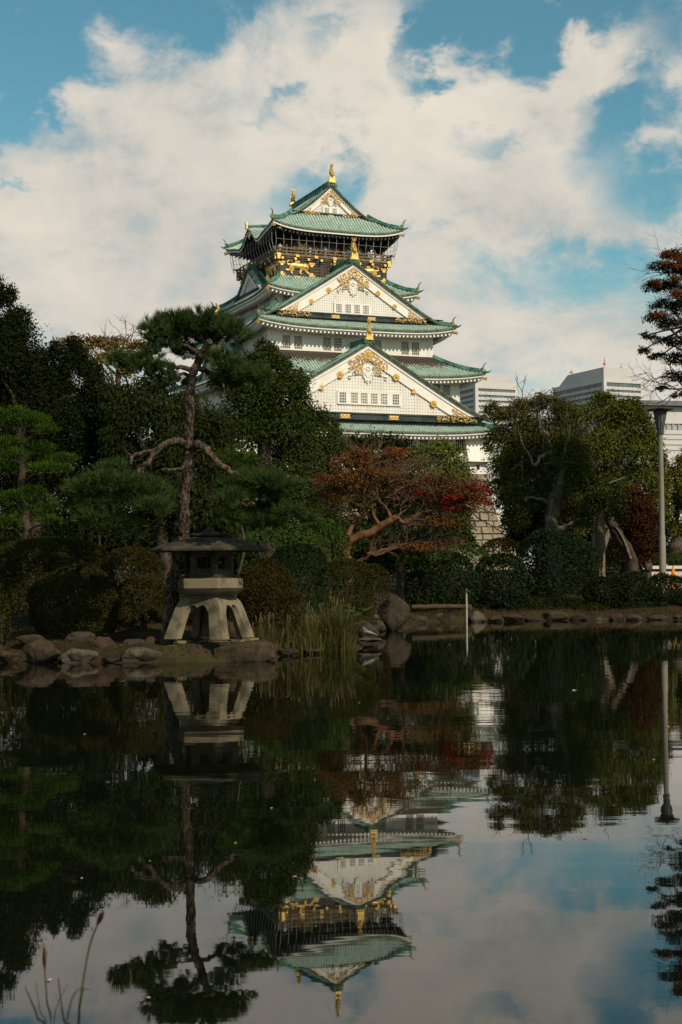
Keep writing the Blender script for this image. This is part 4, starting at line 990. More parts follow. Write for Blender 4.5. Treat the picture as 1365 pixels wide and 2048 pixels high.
# -- green trees at the foot of the castle
tree('dark_green_tree', 'dark low tree hiding the castle wall foot left of centre', 96, [(745, 1100), (745, 960)], .3, .15,
     [(700, 890, 32, 22), (745, 888, 40, 24), (790, 890, 34, 22), (720, 925, 50, 30), (800, 920, 45, 30), (760, 960, 60, 30), (690, 975, 60, 40), (750, 1000, 60, 36), (815, 985, 60, 40), (870, 1010, 56, 36), (895, 1015, 36, 34), (640, 990, 50, 50), (800, 1040, 80, 36), (880, 1060, 50, 30), (1018, 930, 24, 40), (1016, 985, 24, 44), (1022, 1045, 22, 40), (1030, 1090, 30, 30), (990, 975, 22, 18), (922, 1040, 22, 36), (905, 985, 34, 34), (930, 1085, 24, 24)], F_DARK, .20, .105, seed=7, cover=2.5)
tree('yellowing_tree', 'bright green tree turning yellow in front of the castle wall', 90, [(890, 1100), (888, 960)], .3, .14,
     [(880, 900, 34, 24), (905, 915, 30, 24), (855, 912, 26, 24), (870, 935, 40, 22), (918, 938, 28, 20), (835, 930, 24, 22), (900, 960, 50, 22)], F_BRIGHT, .17, .09, seed=8, cover=2.6,
     crowns=[([(850, 905, 20, 16), (860, 930, 26, 16), (930, 945, 18, 12), (905, 950, 30, 12), (825, 905, 14, 18), (940, 962, 14, 10)], F_LIME, 1.5)])
# -- right bank
root, p, o_, R = tree('gnarled_tree', 'large old tree with twisted pale branches on the right bank', 53, [(1112, 1200), (1108, 1090), (1103, 1040), (1107, 1000), (1118, 965)], .32, .16,
     [(985, 822, 20, 16), (1005, 838, 34, 24), (1045, 822, 34, 26), (1090, 812, 40, 26), (1130, 830, 40, 30), (1000, 885, 34, 34), (1050, 865, 55, 40), (1110, 865, 60, 40), (1010, 940, 40, 40), (1070, 930, 70, 50), (1140, 920, 50, 50), (1030, 1000, 50, 40), (1036, 1045, 26, 30), (1160, 990, 50, 50), (1090, 1000, 60, 40), (975, 895, 12, 10), (1130, 1050, 50, 40)], F_OAK, .10, .042, bark=BARKG, seed=9, cover=2.4, limbs=False, up=.35)
def gn(pts, r0, r1, dy=-.9): limb(root, px_path(pts, 53, dy)-o_, r0, r1, BARKG, n=6, res=4, R=R, wig=.02)
gn([(1107, 1045), (1118, 1000), (1122, 960), (1126, 925), (1132, 890), (1140, 855)], .2, .03)
gn([(1120, 945), (1112, 915), (1098, 905), (1080, 915), (1070, 932)], .14, .05); gn([(1100, 905), (1085, 870), (1078, 850), (1076, 830), (1080, 812)], .11, .02)
gn([(1112, 915), (1100, 890), (1092, 865), (1080, 855)], .1, .02); gn([(1125, 930), (1150, 880), (1165, 860), (1180, 850)], .09, .02)
gn([(1105, 1010), (1085, 1000), (1060, 995), (1048, 1000)], .08, .02); gn([(1107, 1030), (1130, 1010), (1155, 1000), (1180, 990), (1210, 970), (1250, 955)], .13, .02)
gn([(1112, 1060), (1140, 1050), (1160, 1040), (1185, 1015)], .14, .03); gn([(1125, 940), (1155, 940), (1165, 935), (1168, 950), (1178, 965)], .07, .015)
gn([(1040, 880), (1055, 905), (1068, 930)], .05, .03); gn([(1030, 850), (1042, 878), (1050, 900)], .04, .02)
mb = MB()
for i in range(9): twigs(mb, P(R.uniform(1010, 1160), R.uniform(830, 960), 52.3)-o_, unit(np.array([R.normal()*.6, R.normal()*.3, .8])), .9, .022, 2, R, .1, .7)
for x, y in ((1075, 815), (1090, 810), (1108, 812), (1050, 825), (1140, 820), (1025, 835)):
    for _ in range(2): twigs(mb, P(x, y, 52.6)-o_, unit(np.array([R.normal()*.4, R.normal()*.3, 1.0])), .35, .014, 1, R, .1, .5)
mb.build('twig', TWIG, root, kind='stuff')
mb = MB(); crown(mb, [(blob_w(x, y, rx, ry, 52.5)[0]-o_, blob_w(x, y, rx, ry, 52.5)[1]) for x, y, rx, ry in ((1078, 796, 6, 14), (1105, 788, 5, 12), (1092, 800, 14, 8), (1050, 808, 8, 8), (1125, 808, 10, 8), (1020, 820, 10, 8), (968, 838, 12, 8), (978, 900, 16, 8))], .12, .045, R=R, cover=1.0); mb.build('crown', F_OAK, root)
tree('camphor_tree', 'broad sunlit evergreen behind the street lamp with sunlight coloured into its yellow-green top', 64, [(1195, 1170), (1200, 1060), (1215, 960)], .4, .2,
     [(1210, 808, 36, 24), (1255, 822, 36, 26), (1180, 838, 36, 30), (1230, 850, 50, 34), (1285, 850, 30, 34), (1300, 890, 30, 44), (1255, 900, 55, 44), (1195, 900, 50, 50), (1315, 930, 20, 40), (1280, 960, 50, 44), (1220, 970, 55, 50), (1190, 1040, 40, 50), (1310, 1000, 30, 40)], F_SUNNY, .115, .06, seed=11, cover=2.7, bark=BARKG,
     crowns=[([(1215, 800, 30, 14), (1262, 812, 26, 14), (1240, 835, 30, 16), (1285, 840, 18, 14)], F_LIME, 1.3), ([(1250, 830, 14, 14), (1240, 860, 16, 12)], F_ORANGE, .5)])  # yellow-green top sprays carry sunlight in their leaf colour
tree('maroon_maple', 'dark red-brown maple beside the street lamp pole', 56, [(1275, 1150), (1272, 1080), (1270, 1030)], .12, .06,
     [(1270, 1000, 34, 30), (1285, 1035, 36, 34), (1245, 1045, 34, 30), (1290, 1080, 32, 30), (1255, 1085, 34, 30), (1300, 1050, 18, 40), (1280, 1115, 34, 22)], F_MAROON, .085, .05, seed=12, cover=2.4, bark=TWIGD)
tree('yellow_green_tree', 'yellow-green tree at the right edge behind the lamp post', 84, [(1352, 1110), (1352, 980)], .25, .1,
     [(1350, 960, 24, 40), (1375, 930, 30, 30), (1355, 1010, 30, 40), (1390, 1000, 40, 50), (1345, 1060, 26, 30), (1380, 1060, 30, 30), (1325, 985, 22, 40), (1325, 1050, 26, 40), (1360, 1090, 34, 20), (1320, 930, 16, 26)], F_LIME, .17, .085, seed=13, cover=2.6, crowns=[([(1345, 945, 14, 14), (1362, 925, 12, 10)], F_ORANGE, .8)])
root, p, o_, R = tree('overhanging_tree', 'dark autumn tree reaching in from the right edge against the sky', 46, [(1560, 1200), (1555, 1000), (1540, 800), (1530, 640)], .3, .12,
     [(1345, 512, 30, 12), (1325, 535, 26, 12), (1360, 540, 30, 16), (1305, 575, 24, 13), (1345, 575, 34, 16), (1330, 610, 32, 13), (1365, 615, 30, 20), (1312, 635, 30, 12), (1345, 650, 34, 16), (1295, 672, 22, 9), (1335, 685, 36, 12), (1285, 703, 18, 8), (1318, 715, 24, 9), (1355, 720, 30, 18), (1350, 755, 26, 14), (1325, 778, 14, 7), (1358, 790, 20, 9), (1400, 520, 40, 40), (1400, 600, 50, 40), (1400, 680, 50, 40), (1400, 760, 40, 40), (1470, 480, 60, 40), (1480, 580, 70, 60), (1540, 520, 60, 50)],
     F_DARK, .09, .03, seed=14, cover=2.3, up=.8, droop=.25, bark=TWIGD, lo=.3, crowns=[([(1345, 512, 26, 10), (1330, 530, 20, 9), (1358, 535, 20, 12), (1305, 568, 18, 8), (1345, 560, 24, 9), (1320, 630, 20, 8), (1360, 515, 24, 12), (1350, 590, 26, 9)], F_ORANGE, 1.9)])
mb = MB()
for x, y in ((1340, 580), (1350, 640), (1340, 700), (1330, 740), (1345, 540), (1350, 770)):
    twigs(mb, P(1420, y+20, 46)-o_, unit(np.array([-1.0, R.normal()*.2, .12])), 1.0, .03, 4, R, .02, .45)
mb.build('twig', TWIGD, root, kind='stuff')
# leaning trunk
lean = empty('leaning_tree', PG(1262, 1240, 0.0)); lean.location = (P(1268, 1140, 54)[0], 54, float(ground_z(np.array([P(1268, 1140, 54)[0]]), np.array([54.]))[0])); tag(lean, 'leaning dark split trunk in front of the maroon maple', 'tree')
o_ = np.array(lean.location); R = np.random.default_rng(15)
limb(lean, np.vstack([px_path([(1272, 1185), (1262, 1120), (1240, 1075), (1222, 1045), (1212, 1020)], 54)])-o_, .26, .15, BARK, 'trunk', 9, R=R, wig=.02)
limb(lean, px_path([(1262, 1118), (1250, 1085), (1238, 1062), (1228, 1052)], 53.78)-o_, .05, .03, BARKG, 'bare_wood_strip', 6)
limb(lean, px_path([(1214, 1030), (1190, 1000), (1160, 985)], 54)-o_, .13, .03, BARK, 'branch', 7)
mb = MB(); crown(mb, [(blob_w(x, y, rx, ry, 54)[0]-o_, blob_w(x, y, rx, ry, 54)[1]) for x, y, rx, ry in ((1205, 985, 40, 30), (1165, 975, 36, 26), (1235, 1000, 26, 24), (1190, 1020, 30, 18))], .12, .05, R=R, cover=1.8); mb.build('crown', F_CAMPH, lean)
pale = empty('pale_trunk_tree', (P(1196, 1150, 51)[0], 51, .5)); tag(pale, 'mottled pale trunk rising between the clipped bush and the hedge', 'tree'); o_ = np.array(pale.location)
limb(pale, px_path([(1192, 1190), (1194, 1140), (1199, 1095), (1201, 1050), (1205, 1020)], 51)-o_, .23, .15, mat('mottled_bark', (.13, .09, .052), .9, (.055, .04, .026), 3.5, bump=.03, bscale=9, grime=((.07, .05, .035), 2.2, .5, .6)), 'trunk', 9, R=R, wig=.02)
mb = MB(); crown(mb, [(blob_w(x, y, rx, ry, 51)[0]-o_, blob_w(x, y, rx, ry, 51)[1]) for x, y, rx, ry in ((1190, 1010, 34, 26), (1220, 1030, 26, 24), (1170, 1040, 24, 24))], .12, .05, R=R, cover=2.0); mb.build('crown', F_CAMPH, pale)

# -- layered podocarpus on the left
def pads_tree():
    Y = 31.0; R = np.random.default_rng(21); b = P(60, 1120, Y); root = empty('cloud_pruned_tree', (b[0], b[1], .5)); tag(root, 'bright green cloud-pruned conifer with layered pads at the left edge', 'tree'); o = np.array(root.location)
    limb(root, px_path([(50, 1140), (55, 1060), (45, 980), (40, 900), (38, 840)], Y)-o, .12, .05, BARK, 'trunk', 8, R=R, wig=.02)
    pads = [(30, 832, 36, 18), (60, 845, 44, 20), (95, 862, 26, 14), (10, 850, 40, 18), (15, 888, 40, 14), (70, 900, 44, 18), (95, 925, 20, 18), (25, 915, 36, 18), (20, 940, 46, 22), (125, 922, 36, 15), (100, 940, 50, 15), (60, 985, 34, 14), (20, 1000, 30, 18), (75, 1005, 40, 18), (120, 1022, 40, 18), (60, 1032, 44, 18), (100, 1045, 26, 12), (15, 1050, 34, 20)]
    for q in pads:
        c, r = blob_w(*q, Y, R.uniform(-.5, .5)); s0 = P(45, min(1080, q[1]+25), Y)
        limb(root, np.array([s0, (s0+c)/2+[0, 0, .05], c-[0, 0, r[2]*.4]])-o, .03, .01, BARK, 'branch', 5)
        mb = MB(); n = int(4.2*math.pi*r[0]*(r[1]+r[2])/2/(.5*.085*.016)*.42)
        d = unit(R.normal(size=(n, 3))); d[:, 2] = np.abs(d[:, 2])*np.where(R.random(n) < .85, 1, -.5)
        c2 = c-o+d*r*R.uniform(.6, 1.02, (n, 1)); ax = unit(d*.8+np.array([0, 0, .7])+R.normal(size=(n, 3))*.5)
        leaf_quads(mb, c2, ax, unit(R.normal(size=(n, 3))+[0, 0, .6]), .085*R.uniform(.7, 1.2, n), .016); mb.build('foliage_pad', F_POD, root)
pads_tree()

# -- the tall pine
def tall_pine():
    R = np.random.default_rng(31); Y0, Y1 = 25.3, 24.0
    tp = [(345, 1172), (353, 1140), (362, 1100), (368, 1060), (368, 1000), (374, 950), (377, 890), (379, 830), (380, 790), (387, 750), (398, 720), (409, 698), (420, 682)]
    pts = px_path(tp, Y0, Y1-Y0); z0 = float(ground_z(pts[:1, 0], pts[:1, 1])[0]); root = empty('pine_tree', (pts[0][0], pts[0][1], z0)); o = np.array(root.location)
    tag(root, 'tall pruned pine with curved trunk and flat needle pads behind the stone lantern', 'tree')
    pts = np.vstack([[pts[0]+[-.06, 0, z0-.1-pts[0][2]]], pts]); s_ = PXM(Y0)
    p = spline(pts, 4); rr = np.interp(np.linspace(0, 1, len(p)), [0, .08, .3, .55, .8, 1], np.array([17, 13.5, 11.5, 9.5, 8.5, 6])*s_)
    p2 = spline(wiggle(p, .006, R), 4); r2 = np.interp(np.linspace(0, 1, len(p2)), np.linspace(0, 1, len(p)), rr); mb = MB(); mb.tube(p2-o, r2, 22)
    v = mb.v[0]; k = np.repeat(np.arange(len(p2)), 22); ax0 = (p2-o)[k]; an = np.tile(np.arange(22), len(p2))*.2856
    pl = np.array([mnoise.cell(Vector((a*2.3+.35*math.sin(z_*23), z_*9+1.2*math.sin(a*3), 0))) for a, z_ in zip(an, ax0[:, 2])]); mb.v[0] = ax0+(v-ax0)*(1+.13*(pl-.5)+.05*R.normal(size=len(pl)))[:, None]
    mb.build('trunk', BARKP, root)
    def br(pp, r0, r1, Y=24.6, dY=-.3, m=BARKP): return limb(root, px_path(pp, Y, dY)-o, r0*s_, r1*s_, m, 'branch', 8, R=R, wig=.008)
    br([(378, 893), (362, 884), (345, 883), (328, 890), (312, 905), (296, 925), (276, 944)], 9, 5); br([(335, 888), (315, 899), (295, 904), (275, 908), (264, 915), (262, 930)], 6, 3)
    br([(376, 892), (393, 889), (408, 893), (422, 908), (436, 926), (455, 940), (472, 948), (488, 956)], 9, 5.5); br([(276, 944), (255, 955), (235, 965), (215, 940)], 4, 2); br([(276, 944), (300, 975), (330, 990)], 4, 2)
    br([(214, 939), (235, 943), (262, 948)], 3, 2); br([(488, 956), (520, 970), (560, 975), (590, 985)], 5, 2); br([(488, 956), (485, 985), (480, 1010)], 4, 2)
    br([(388, 748), (372, 736), (355, 735), (335, 727), (300, 728), (265, 730)], 6, 2.5); br([(384, 760), (372, 748), (362, 748), (345, 757)], 5, 2); br([(402, 712), (385, 698), (365, 690), (345, 695)], 5, 2)
    br([(394, 735), (412, 742), (428, 750), (445, 748), (462, 742), (490, 745)], 6, 2.5); br([(428, 748), (440, 760), (448, 775)], 4, 2); br([(420, 684), (440, 672), (458, 668)], 6, 2); br([(414, 690), (395, 672), (360, 665), (320, 668)], 6, 2); br([(372, 935), (350, 938), (322, 940)], 4, 2)
    pads = [(308, 664, 28, 20), (335, 652, 34, 20), (365, 650, 40, 24), (400, 648, 40, 24), (432, 654, 36, 24), (462, 664, 30, 20), (482, 672, 18, 14), (350, 672, 54, 20), (425, 674, 54, 20), (330, 680, 34, 16),
            (335, 698, 36, 18), (365, 705, 28, 16), (300, 712, 28, 10),
            (235, 722, 18, 12), (262, 728, 32, 16), (295, 738, 38, 16), (325, 748, 30, 14), (350, 766, 34, 9),
            (445, 720, 30, 16), (470, 745, 36, 20), (505, 752, 32, 16), (525, 760, 20, 12), (455, 770, 30, 12),
            (160, 985, 34, 20), (200, 968, 44, 22), (245, 975, 46, 24), (290, 985, 44, 26), (325, 1000, 30, 24), (180, 1010, 50, 20), (250, 1010, 60, 24), (310, 1020, 40, 18), (225, 940, 30, 12), (190, 1040, 40, 18), (240, 1050, 44, 16),
            (470, 975, 32, 16), (500, 960, 34, 16), (540, 968, 44, 20), (580, 982, 30, 14), (520, 990, 56, 18), (465, 1000, 34, 16),
            (460, 1040, 24, 12), (490, 1035, 34, 14), (540, 1022, 40, 14), (580, 1030, 34, 14), (610, 1040, 24, 10), (520, 1050, 50, 14)]
    for q in pads:
        c, r = blob_w(*q, 24.4, R.uniform(-.45, .35)); r[1] *= 1.2
        mb = MB(); needles(mb, [(c-o, r)], L=.15, W=.010, per=28, dens=1.9, R=R); mb.build('needle_pad', F_PINE, root)
tall_pine()
root, p, o_, R = tree('young_pine', 'small bright pine tuft right of the tall pine trunk', 29, [(472, 1175), (490, 1090), (474, 1010), (480, 945)], .028, .015, [(478, 918, 10, 8)], F_POD, .08, .02, seed=32, cover=1.0, limbs=False, bark=TWIGD)
mb = MB(); needles(mb, [(blob_w(x, y, rx, ry, 29)[0]-o_, blob_w(x, y, rx, ry, 29)[1]) for x, y, rx, ry in ((455, 915, 20, 10), (482, 915, 24, 14), (500, 922, 16, 10), (475, 930, 26, 12))], R=R, dens=1.1); mb.build('needle_pad', F_POD, root)

# -- the sinuous maple
def maple():
    Y = 40.5; R = np.random.default_rng(41); b = P(694, 1130, Y); z0 = float(ground_z(np.array([b[0]]), np.array([b[1]]))[0]); root = empty('maple_tree', (b[0], b[1], z0)); o = np.array(root.location); s_ = PXM(Y)
    tag(root, 'spreading russet maple with a sinuous orange-brown trunk leaning right', 'tree')
    main = [(700, 1165), (697, 1128), (690, 1107), (700, 1086), (718, 1072), (742, 1064), (762, 1053), (780, 1041), (792, 1036)]
    L_ = lambda pp, r0, r1, dY=-.4, name='branch', m=BARKR, Yb=Y: limb(root, px_path(pp, Yb, dY)-o, r0*s_, r1*s_, m, name, 8, R=R, wig=.015)
    L_(main, 11, 6.5, name='trunk')
    L_([(690, 1108), (688, 1090), (694, 1072), (708, 1052), (722, 1036), (730, 1030)], 7.5, 3.5, .4)
    ends = []
    for pp, r0, r1 in (([(792, 1036), (812, 1046), (828, 1033), (850, 1024), (880, 1022), (920, 1018), (950, 1020)], 5, 1.4), ([(785, 1038), (772, 1015), (758, 1000), (770, 995), (785, 985)], 4, 1.5), ([(792, 1036), (800, 1030), (803, 1015), (796, 1000)], 3, 1), ([(760, 1052), (745, 1020), (748, 990), (762, 972), (778, 965)], 4, 1.5),
                       ([(728, 1032), (728, 985), (727, 950), (720, 920), (708, 905)], 3.5, 1.3), ([(730, 1030), (715, 1010), (692, 1000), (680, 985), (668, 995)], 3, 1), ([(724, 1036), (700, 1030), (690, 1022), (660, 1020)], 3, 1), ([(812, 1046), (840, 1052), (870, 1050)], 3, .9),
                       ([(700, 1128), (730, 1118), (738, 1108), (760, 1108), (800, 1096), (850, 1100), (900, 1100)], 5, 1), ([(738, 1108), (775, 1098), (830, 1084), (860, 1090)], 3.5, 1), ([(850, 1024), (870, 1000), (885, 990), (910, 985)], 3, 1), ([(728, 960), (745, 935), (752, 915)], 2.5, .8), ([(778, 965), (800, 945), (820, 935)], 2.5, .8), ([(785, 985), (830, 965), (860, 960)], 2.5, .8)):
        L_(pp, r0, r1, R.uniform(-1.2, .8)); ends.append(pp)
    mb = MB()
    for pp in ends:
        for k in range(len(pp)*2):
            i = R.integers(1, len(pp)); x, y = pp[i]; d = np.array([pp[i][0]-pp[i-1][0], 0, -(pp[i][1]-pp[i-1][1])], float)
            twigs(mb, P(x, y, Y+R.uniform(-.6, .3))-o, unit(unit(d)+np.array([R.normal()*.35+.25, R.normal()*.5, .22])), .46, .011, 3, R, .10, .55)
    mb.build('twig', TWIG, root, kind='stuff')
    def cr(lst, m, cover, L=.06, W=.045):
        q = MB(); crown(q, [(lambda t: (t[0]-o, t[1]))(blob_w(*a, Y, R.uniform(-1.2, 1.4))) for a in lst], L, W, cover=cover, R=R, up=.6, lo=.2); q.build('crown', m, root)
    cr([(715, 925, 45, 26), (770, 920, 55, 26), (805, 940, 46, 20), (690, 960, 44, 26), (750, 965, 60, 30), (820, 975, 60, 30), (880, 970, 50, 26), (925, 985, 40, 22), (670, 990, 34, 20), (740, 1005, 60, 22), (850, 1000, 60, 24), (900, 1015, 44, 20), (890, 1045, 50, 16), (850, 1095, 60, 12), (905, 1085, 30, 14), (655, 965, 26, 22), (645, 995, 24, 16), (940, 980, 36, 18), (930, 1000, 40, 18), (900, 990, 40, 20)], F_BROWN, 1.9)
    cr([(945, 970, 34, 12), (962, 980, 28, 12), (925, 990, 44, 18), (950, 996, 36, 16), (890, 985, 36, 14), (905, 1012, 36, 14), (860, 965, 30, 12), (930, 978, 26, 10), (945, 1000, 28, 8), (970, 1005, 16, 8), (672, 930, 9, 8), (684, 938, 7, 6), (712, 922, 6, 5), (905, 995, 30, 10), (835, 985, 16, 8), (880, 1018, 16, 7)], F_RED, .95)
    cr([(720, 905, 26, 10), (800, 905, 34, 14), (775, 1000, 16, 10), (705, 990, 12, 6), (805, 1005, 30, 9), (780, 940, 30, 12)], F_ORANGE, 1.4)
    cr([(700, 998, 24, 9), (770, 995, 24, 9), (955, 985, 10, 8), (735, 1010, 18, 8), (705, 930, 24, 8)], F_OLIVE, .9)
maple()
tree('slender_tree', 'slender grey trunk behind the tall standing stone under the maple', 43, [(800, 1195), (802, 1150), (806, 1100), (806, 1070), (808, 1040)], .13, .07,
     [(800, 1080, 50, 24), (850, 1070, 46, 22), (880, 1060, 50, 24), (895, 1050, 36, 26), (932, 1040, 26, 26), (920, 1075, 30, 18), (830, 1120, 50, 20), (760, 1080, 40, 24)], F_GREEN, .09, .05, seed=43, cover=1.7, bark=BARK)

# -- clipped bushes and hedges
def bush(label, px, py, rx, ry, Y, m, L=.045, W=.024, cover=4.3, name='azalea_bush', cat='bush', seed=1, group='bushes around the pond', lumps=7):
    """rounded shrub standing on the ground, px/py its middle, leaves laid close over several merged lobes, stems inside"""
    R = np.random.default_rng(seed+500); c, r = blob_w(px, py, rx, ry, Y, 0, .9); gz = float(ground_z(c[:1], c[1:2])[0])
    root = empty(name, (c[0], c[1], gz)); tag(root, label, cat, group); o = np.array(root.location); mb = MB()
    n = int(cover*math.pi*r[0]*r[2]/(.5*L*W)*1.5); d = unit(R.normal(size=(n, 3))); d[:, 2] = np.where(d[:, 2] < -.75, -d[:, 2], d[:, 2])
    ld = unit(R.normal(size=(lumps*3, 3))); k = np.max(d@ld.T, axis=1); rad = .84+.19*sst((k-.70)/.30)-.03*R.random(n)-.16*(R.random(n) < .35)*R.random(n)+.09*(R.random(n) < .05)*R.random(n)
    rz = np.where(d[:, 2] < 0, np.maximum(c[2]-gz, .1)/np.maximum(rad, .5)*1.02, r[2]); pz = c-o+np.stack([d[:, 0]*r[0], d[:, 1]*r[1], d[:, 2]*rz], 1)*rad[:, None]
    low = d[:, 2] < 0; k2 = np.sqrt(np.clip(1-d[:, 2]**2, .05, 1)); pz[low, :2] *= (.92/np.maximum(k2, .6))[low, None]**.55; pz[:, 2] = np.maximum(pz[:, 2], R.uniform(.02, .08, n))
    nr = unit(d+R.normal(size=(n, 3))*.5+[0, 0, .35]); ax = np.cross(nr, R.normal(size=(n, 3)))+d*.6; sz = R.uniform(.7, 1.3, n)
    leaf_quads(mb, pz, ax, nr, L*sz, W*sz); mb.build('foliage', m, root)
    st = MB()
    for i in range(7):
        e = c-o+unit(R.normal(size=3)+[0, 0, .8])*r*.7; st.tube(spline([np.array([R.normal()*.05, R.normal()*.05, -.05]), e*.5+[0, 0, .05], e], 3), np.linspace(.025, .008, 7), 5)
    st.build('stem', TWIGD, root, kind='stuff'); return root
bush('largest rounded azalea mound at the far left bank', 100, 1150, 150, 72, 28.6, F_AZALEA, seed=1)
bush('low azalea mound in front of the large mound on the left bank', 150, 1200, 92, 66, 26.6, F_AZALEA, seed=2)
bush('small bush cut by the left edge of the picture', -2, 1210, 26, 42, 25.8, F_AZALEA, seed=3)
bush('reddish low bush left of the pine trunk', 265, 1140, 66, 44, 28.2, F_RUST, seed=4, cover=2.4)
bush('dark low bush between the azalea mound and the lantern', 285, 1195, 55, 40, 27.6, F_AZALEA, seed=5)
bush('dark shrub behind the legs of the stone lantern', 400, 1200, 80, 50, 29.5, F_AZALEA, seed=6)
bush('rusty tinted azalea just right of the stone lantern', 525, 1165, 56, 46, 27.6, F_RUST, seed=7)
bush('dark clipped dome behind the reeds', 598, 1140, 64, 50, 30, F_CAMEL, seed=8)
bush('rusty low azalea between lantern and reeds', 545, 1195, 60, 36, 27.2, F_RUST, seed=9)
bush('olive azalea under the maple trunk', 690, 1158, 60, 38, 33, F_AZALEA, seed=10)
bush('olive azalea left of the standing stone', 745, 1165, 36, 36, 36, F_RUST, seed=11, cover=2.6)
bush('wild green shrub above the lantern roof on its right', 560, 1090, 90, 40, 33, F_GREEN, .07, .035, 2.6, name='garden_shrub', seed=12)
bush('wild green shrub left of the maple trunk', 640, 1090, 60, 50, 36, F_GREEN, .07, .035, 2.4, name='garden_shrub', seed=13)
bush('wild dark shrub below the cloud-pruned conifer', 190, 1075, 90, 50, 31, F_DARK, .07, .035, 2.6, name='garden_shrub', seed=14)
bush('big clipped dark green dome on the right bank', 1115, 1135, 82, 86, 47.2, F_CAMEL, .075, .04, 3.2, name='clipped_bush', seed=15)
bush('leafy camellia left of the big clipped dome', 1005, 1170, 60, 62, 46.2, F_CAMEL, .10, .05, 3.0, name='camellia_bush', seed=16, lumps=10)
bush('brownish shrub below the glimpse of stone wall', 1004, 1104, 46, 26, 51, F_RUST, .08, .04, 2.6, name='garden_shrub', seed=17)
bush('glossy green camellia right of the standing stone', 900, 1165, 60, 56, 45.6, F_CAMEL, .10, .05, 2.8, name='camellia_bush', seed=18, lumps=10)
bush('glossy low shrub beside the slender trunk', 845, 1185, 48, 42, 45.0, F_CAMEL, .10, .05, 2.8, name='camellia_bush', seed=19, lumps=10)
bush('lighter green shrub behind the glossy camellias', 920, 1120, 60, 34, 49, F_GREEN, .09, .045, 2.6, name='garden_shrub', seed=20)
bush('loose green shrub at the left end of the right hedge', 1215, 1195, 46, 42, 46.3, F_DARK, .09, .045, 3.0, name='garden_shrub', seed=21)
for i, (x, y, rx, ry, nm) in enumerate(((1270, 1188, 50, 42, 'first'), (1340, 1190, 56, 44, 'second'), (1420, 1190, 60, 44, 'third'))):
    bush(['hedge bush on the right bank below the maroon maple', 'hedge bush on the right bank at the foot of the lamp', 'hedge bush on the right bank running out of the picture'][i], x, y, rx, ry, 46.3, F_CAMEL, .08, .04, 3.0, name='hedge_bush', seed=22+i)
bush('low sprawling shrub hanging over the stones left of the fallen stick', 1035, 1212, 50, 20, 45.9, F_CAMEL, .07, .035, 2.6, name='garden_shrub', seed=25)
bush('low dark shrub hanging over the bank below the big clipped dome', 1130, 1215, 60, 18, 46.1, F_DARK, .07, .035, 2.6, name='garden_shrub', seed=26)
bush('low rusty shrub behind the log kerb', 870, 1203, 50, 16, 45.4, F_RUST, .06, .03, 2.4, name='garden_shrub', seed=27)
tree('evergreen_tree', 'dark evergreen filling the gap behind the gnarled tree', 70, [(1085, 1180), (1085, 1000)], .3, .15, [(1040, 900, 40, 40), (1090, 900, 44, 44), (1140, 900, 40, 44), (1060, 960, 50, 44), (1120, 970, 55, 44), (1050, 1010, 26, 40), (1170, 960, 40, 44), (1090, 1040, 60, 44), (1170, 1040, 50, 44), (1020, 1000, 14, 40), (1018, 950, 20, 36), (1024, 1050, 16, 34), (1030, 1085, 22, 24), (1052, 1078, 30, 36), (1140, 1090, 60, 36)], F_DARK, .15, .08, seed=51, cover=2.6)
bush('flat dark sprig bush on the bank right of the wide brown stone', 1078, 1222, 36, 14, 45.7, F_CAMEL, .06, .03, 2.4, name='garden_shrub', seed=41)
bush('flat dark sprig bush on the bank left of the pale flat stone', 1182, 1222, 36, 14, 45.8, F_AZALEA, .06, .03, 2.4, name='garden_shrub', seed=42)
bush('flat dark sprig bush trailing over the bank under the hedge', 1288, 1222, 52, 14, 45.7, F_CAMEL, .06, .03, 2.4, name='garden_shrub', seed=43)
bush('flat trailing bush left of the white pole on the far bank', 905, 1226, 22, 10, 45.0, F_AZALEA, .05, .025, 2.4, name='garden_shrub', seed=44)
def undergrowth():
    R = np.random.default_rng(77); mb = MB()
    for i in range(95):
        x = R.uniform(-120, 1290)
        if 880 < x < 1085: continue
        Y = R.uniform(58, 74); top = R.uniform(1010, 1090) if x < 900 else R.uniform(950, 1060)
        if x > 1012: Y += 6
        rx = R.uniform(50, 80); c, r = blob_w(x, (top+1170)/2, rx, (1170-top)/2, Y); crown(mb, [(c, r)], .16, .09, cover=1.7, R=R)
    mb.build('undergrowth', F_DARK, None, kind='stuff')
undergrowth()

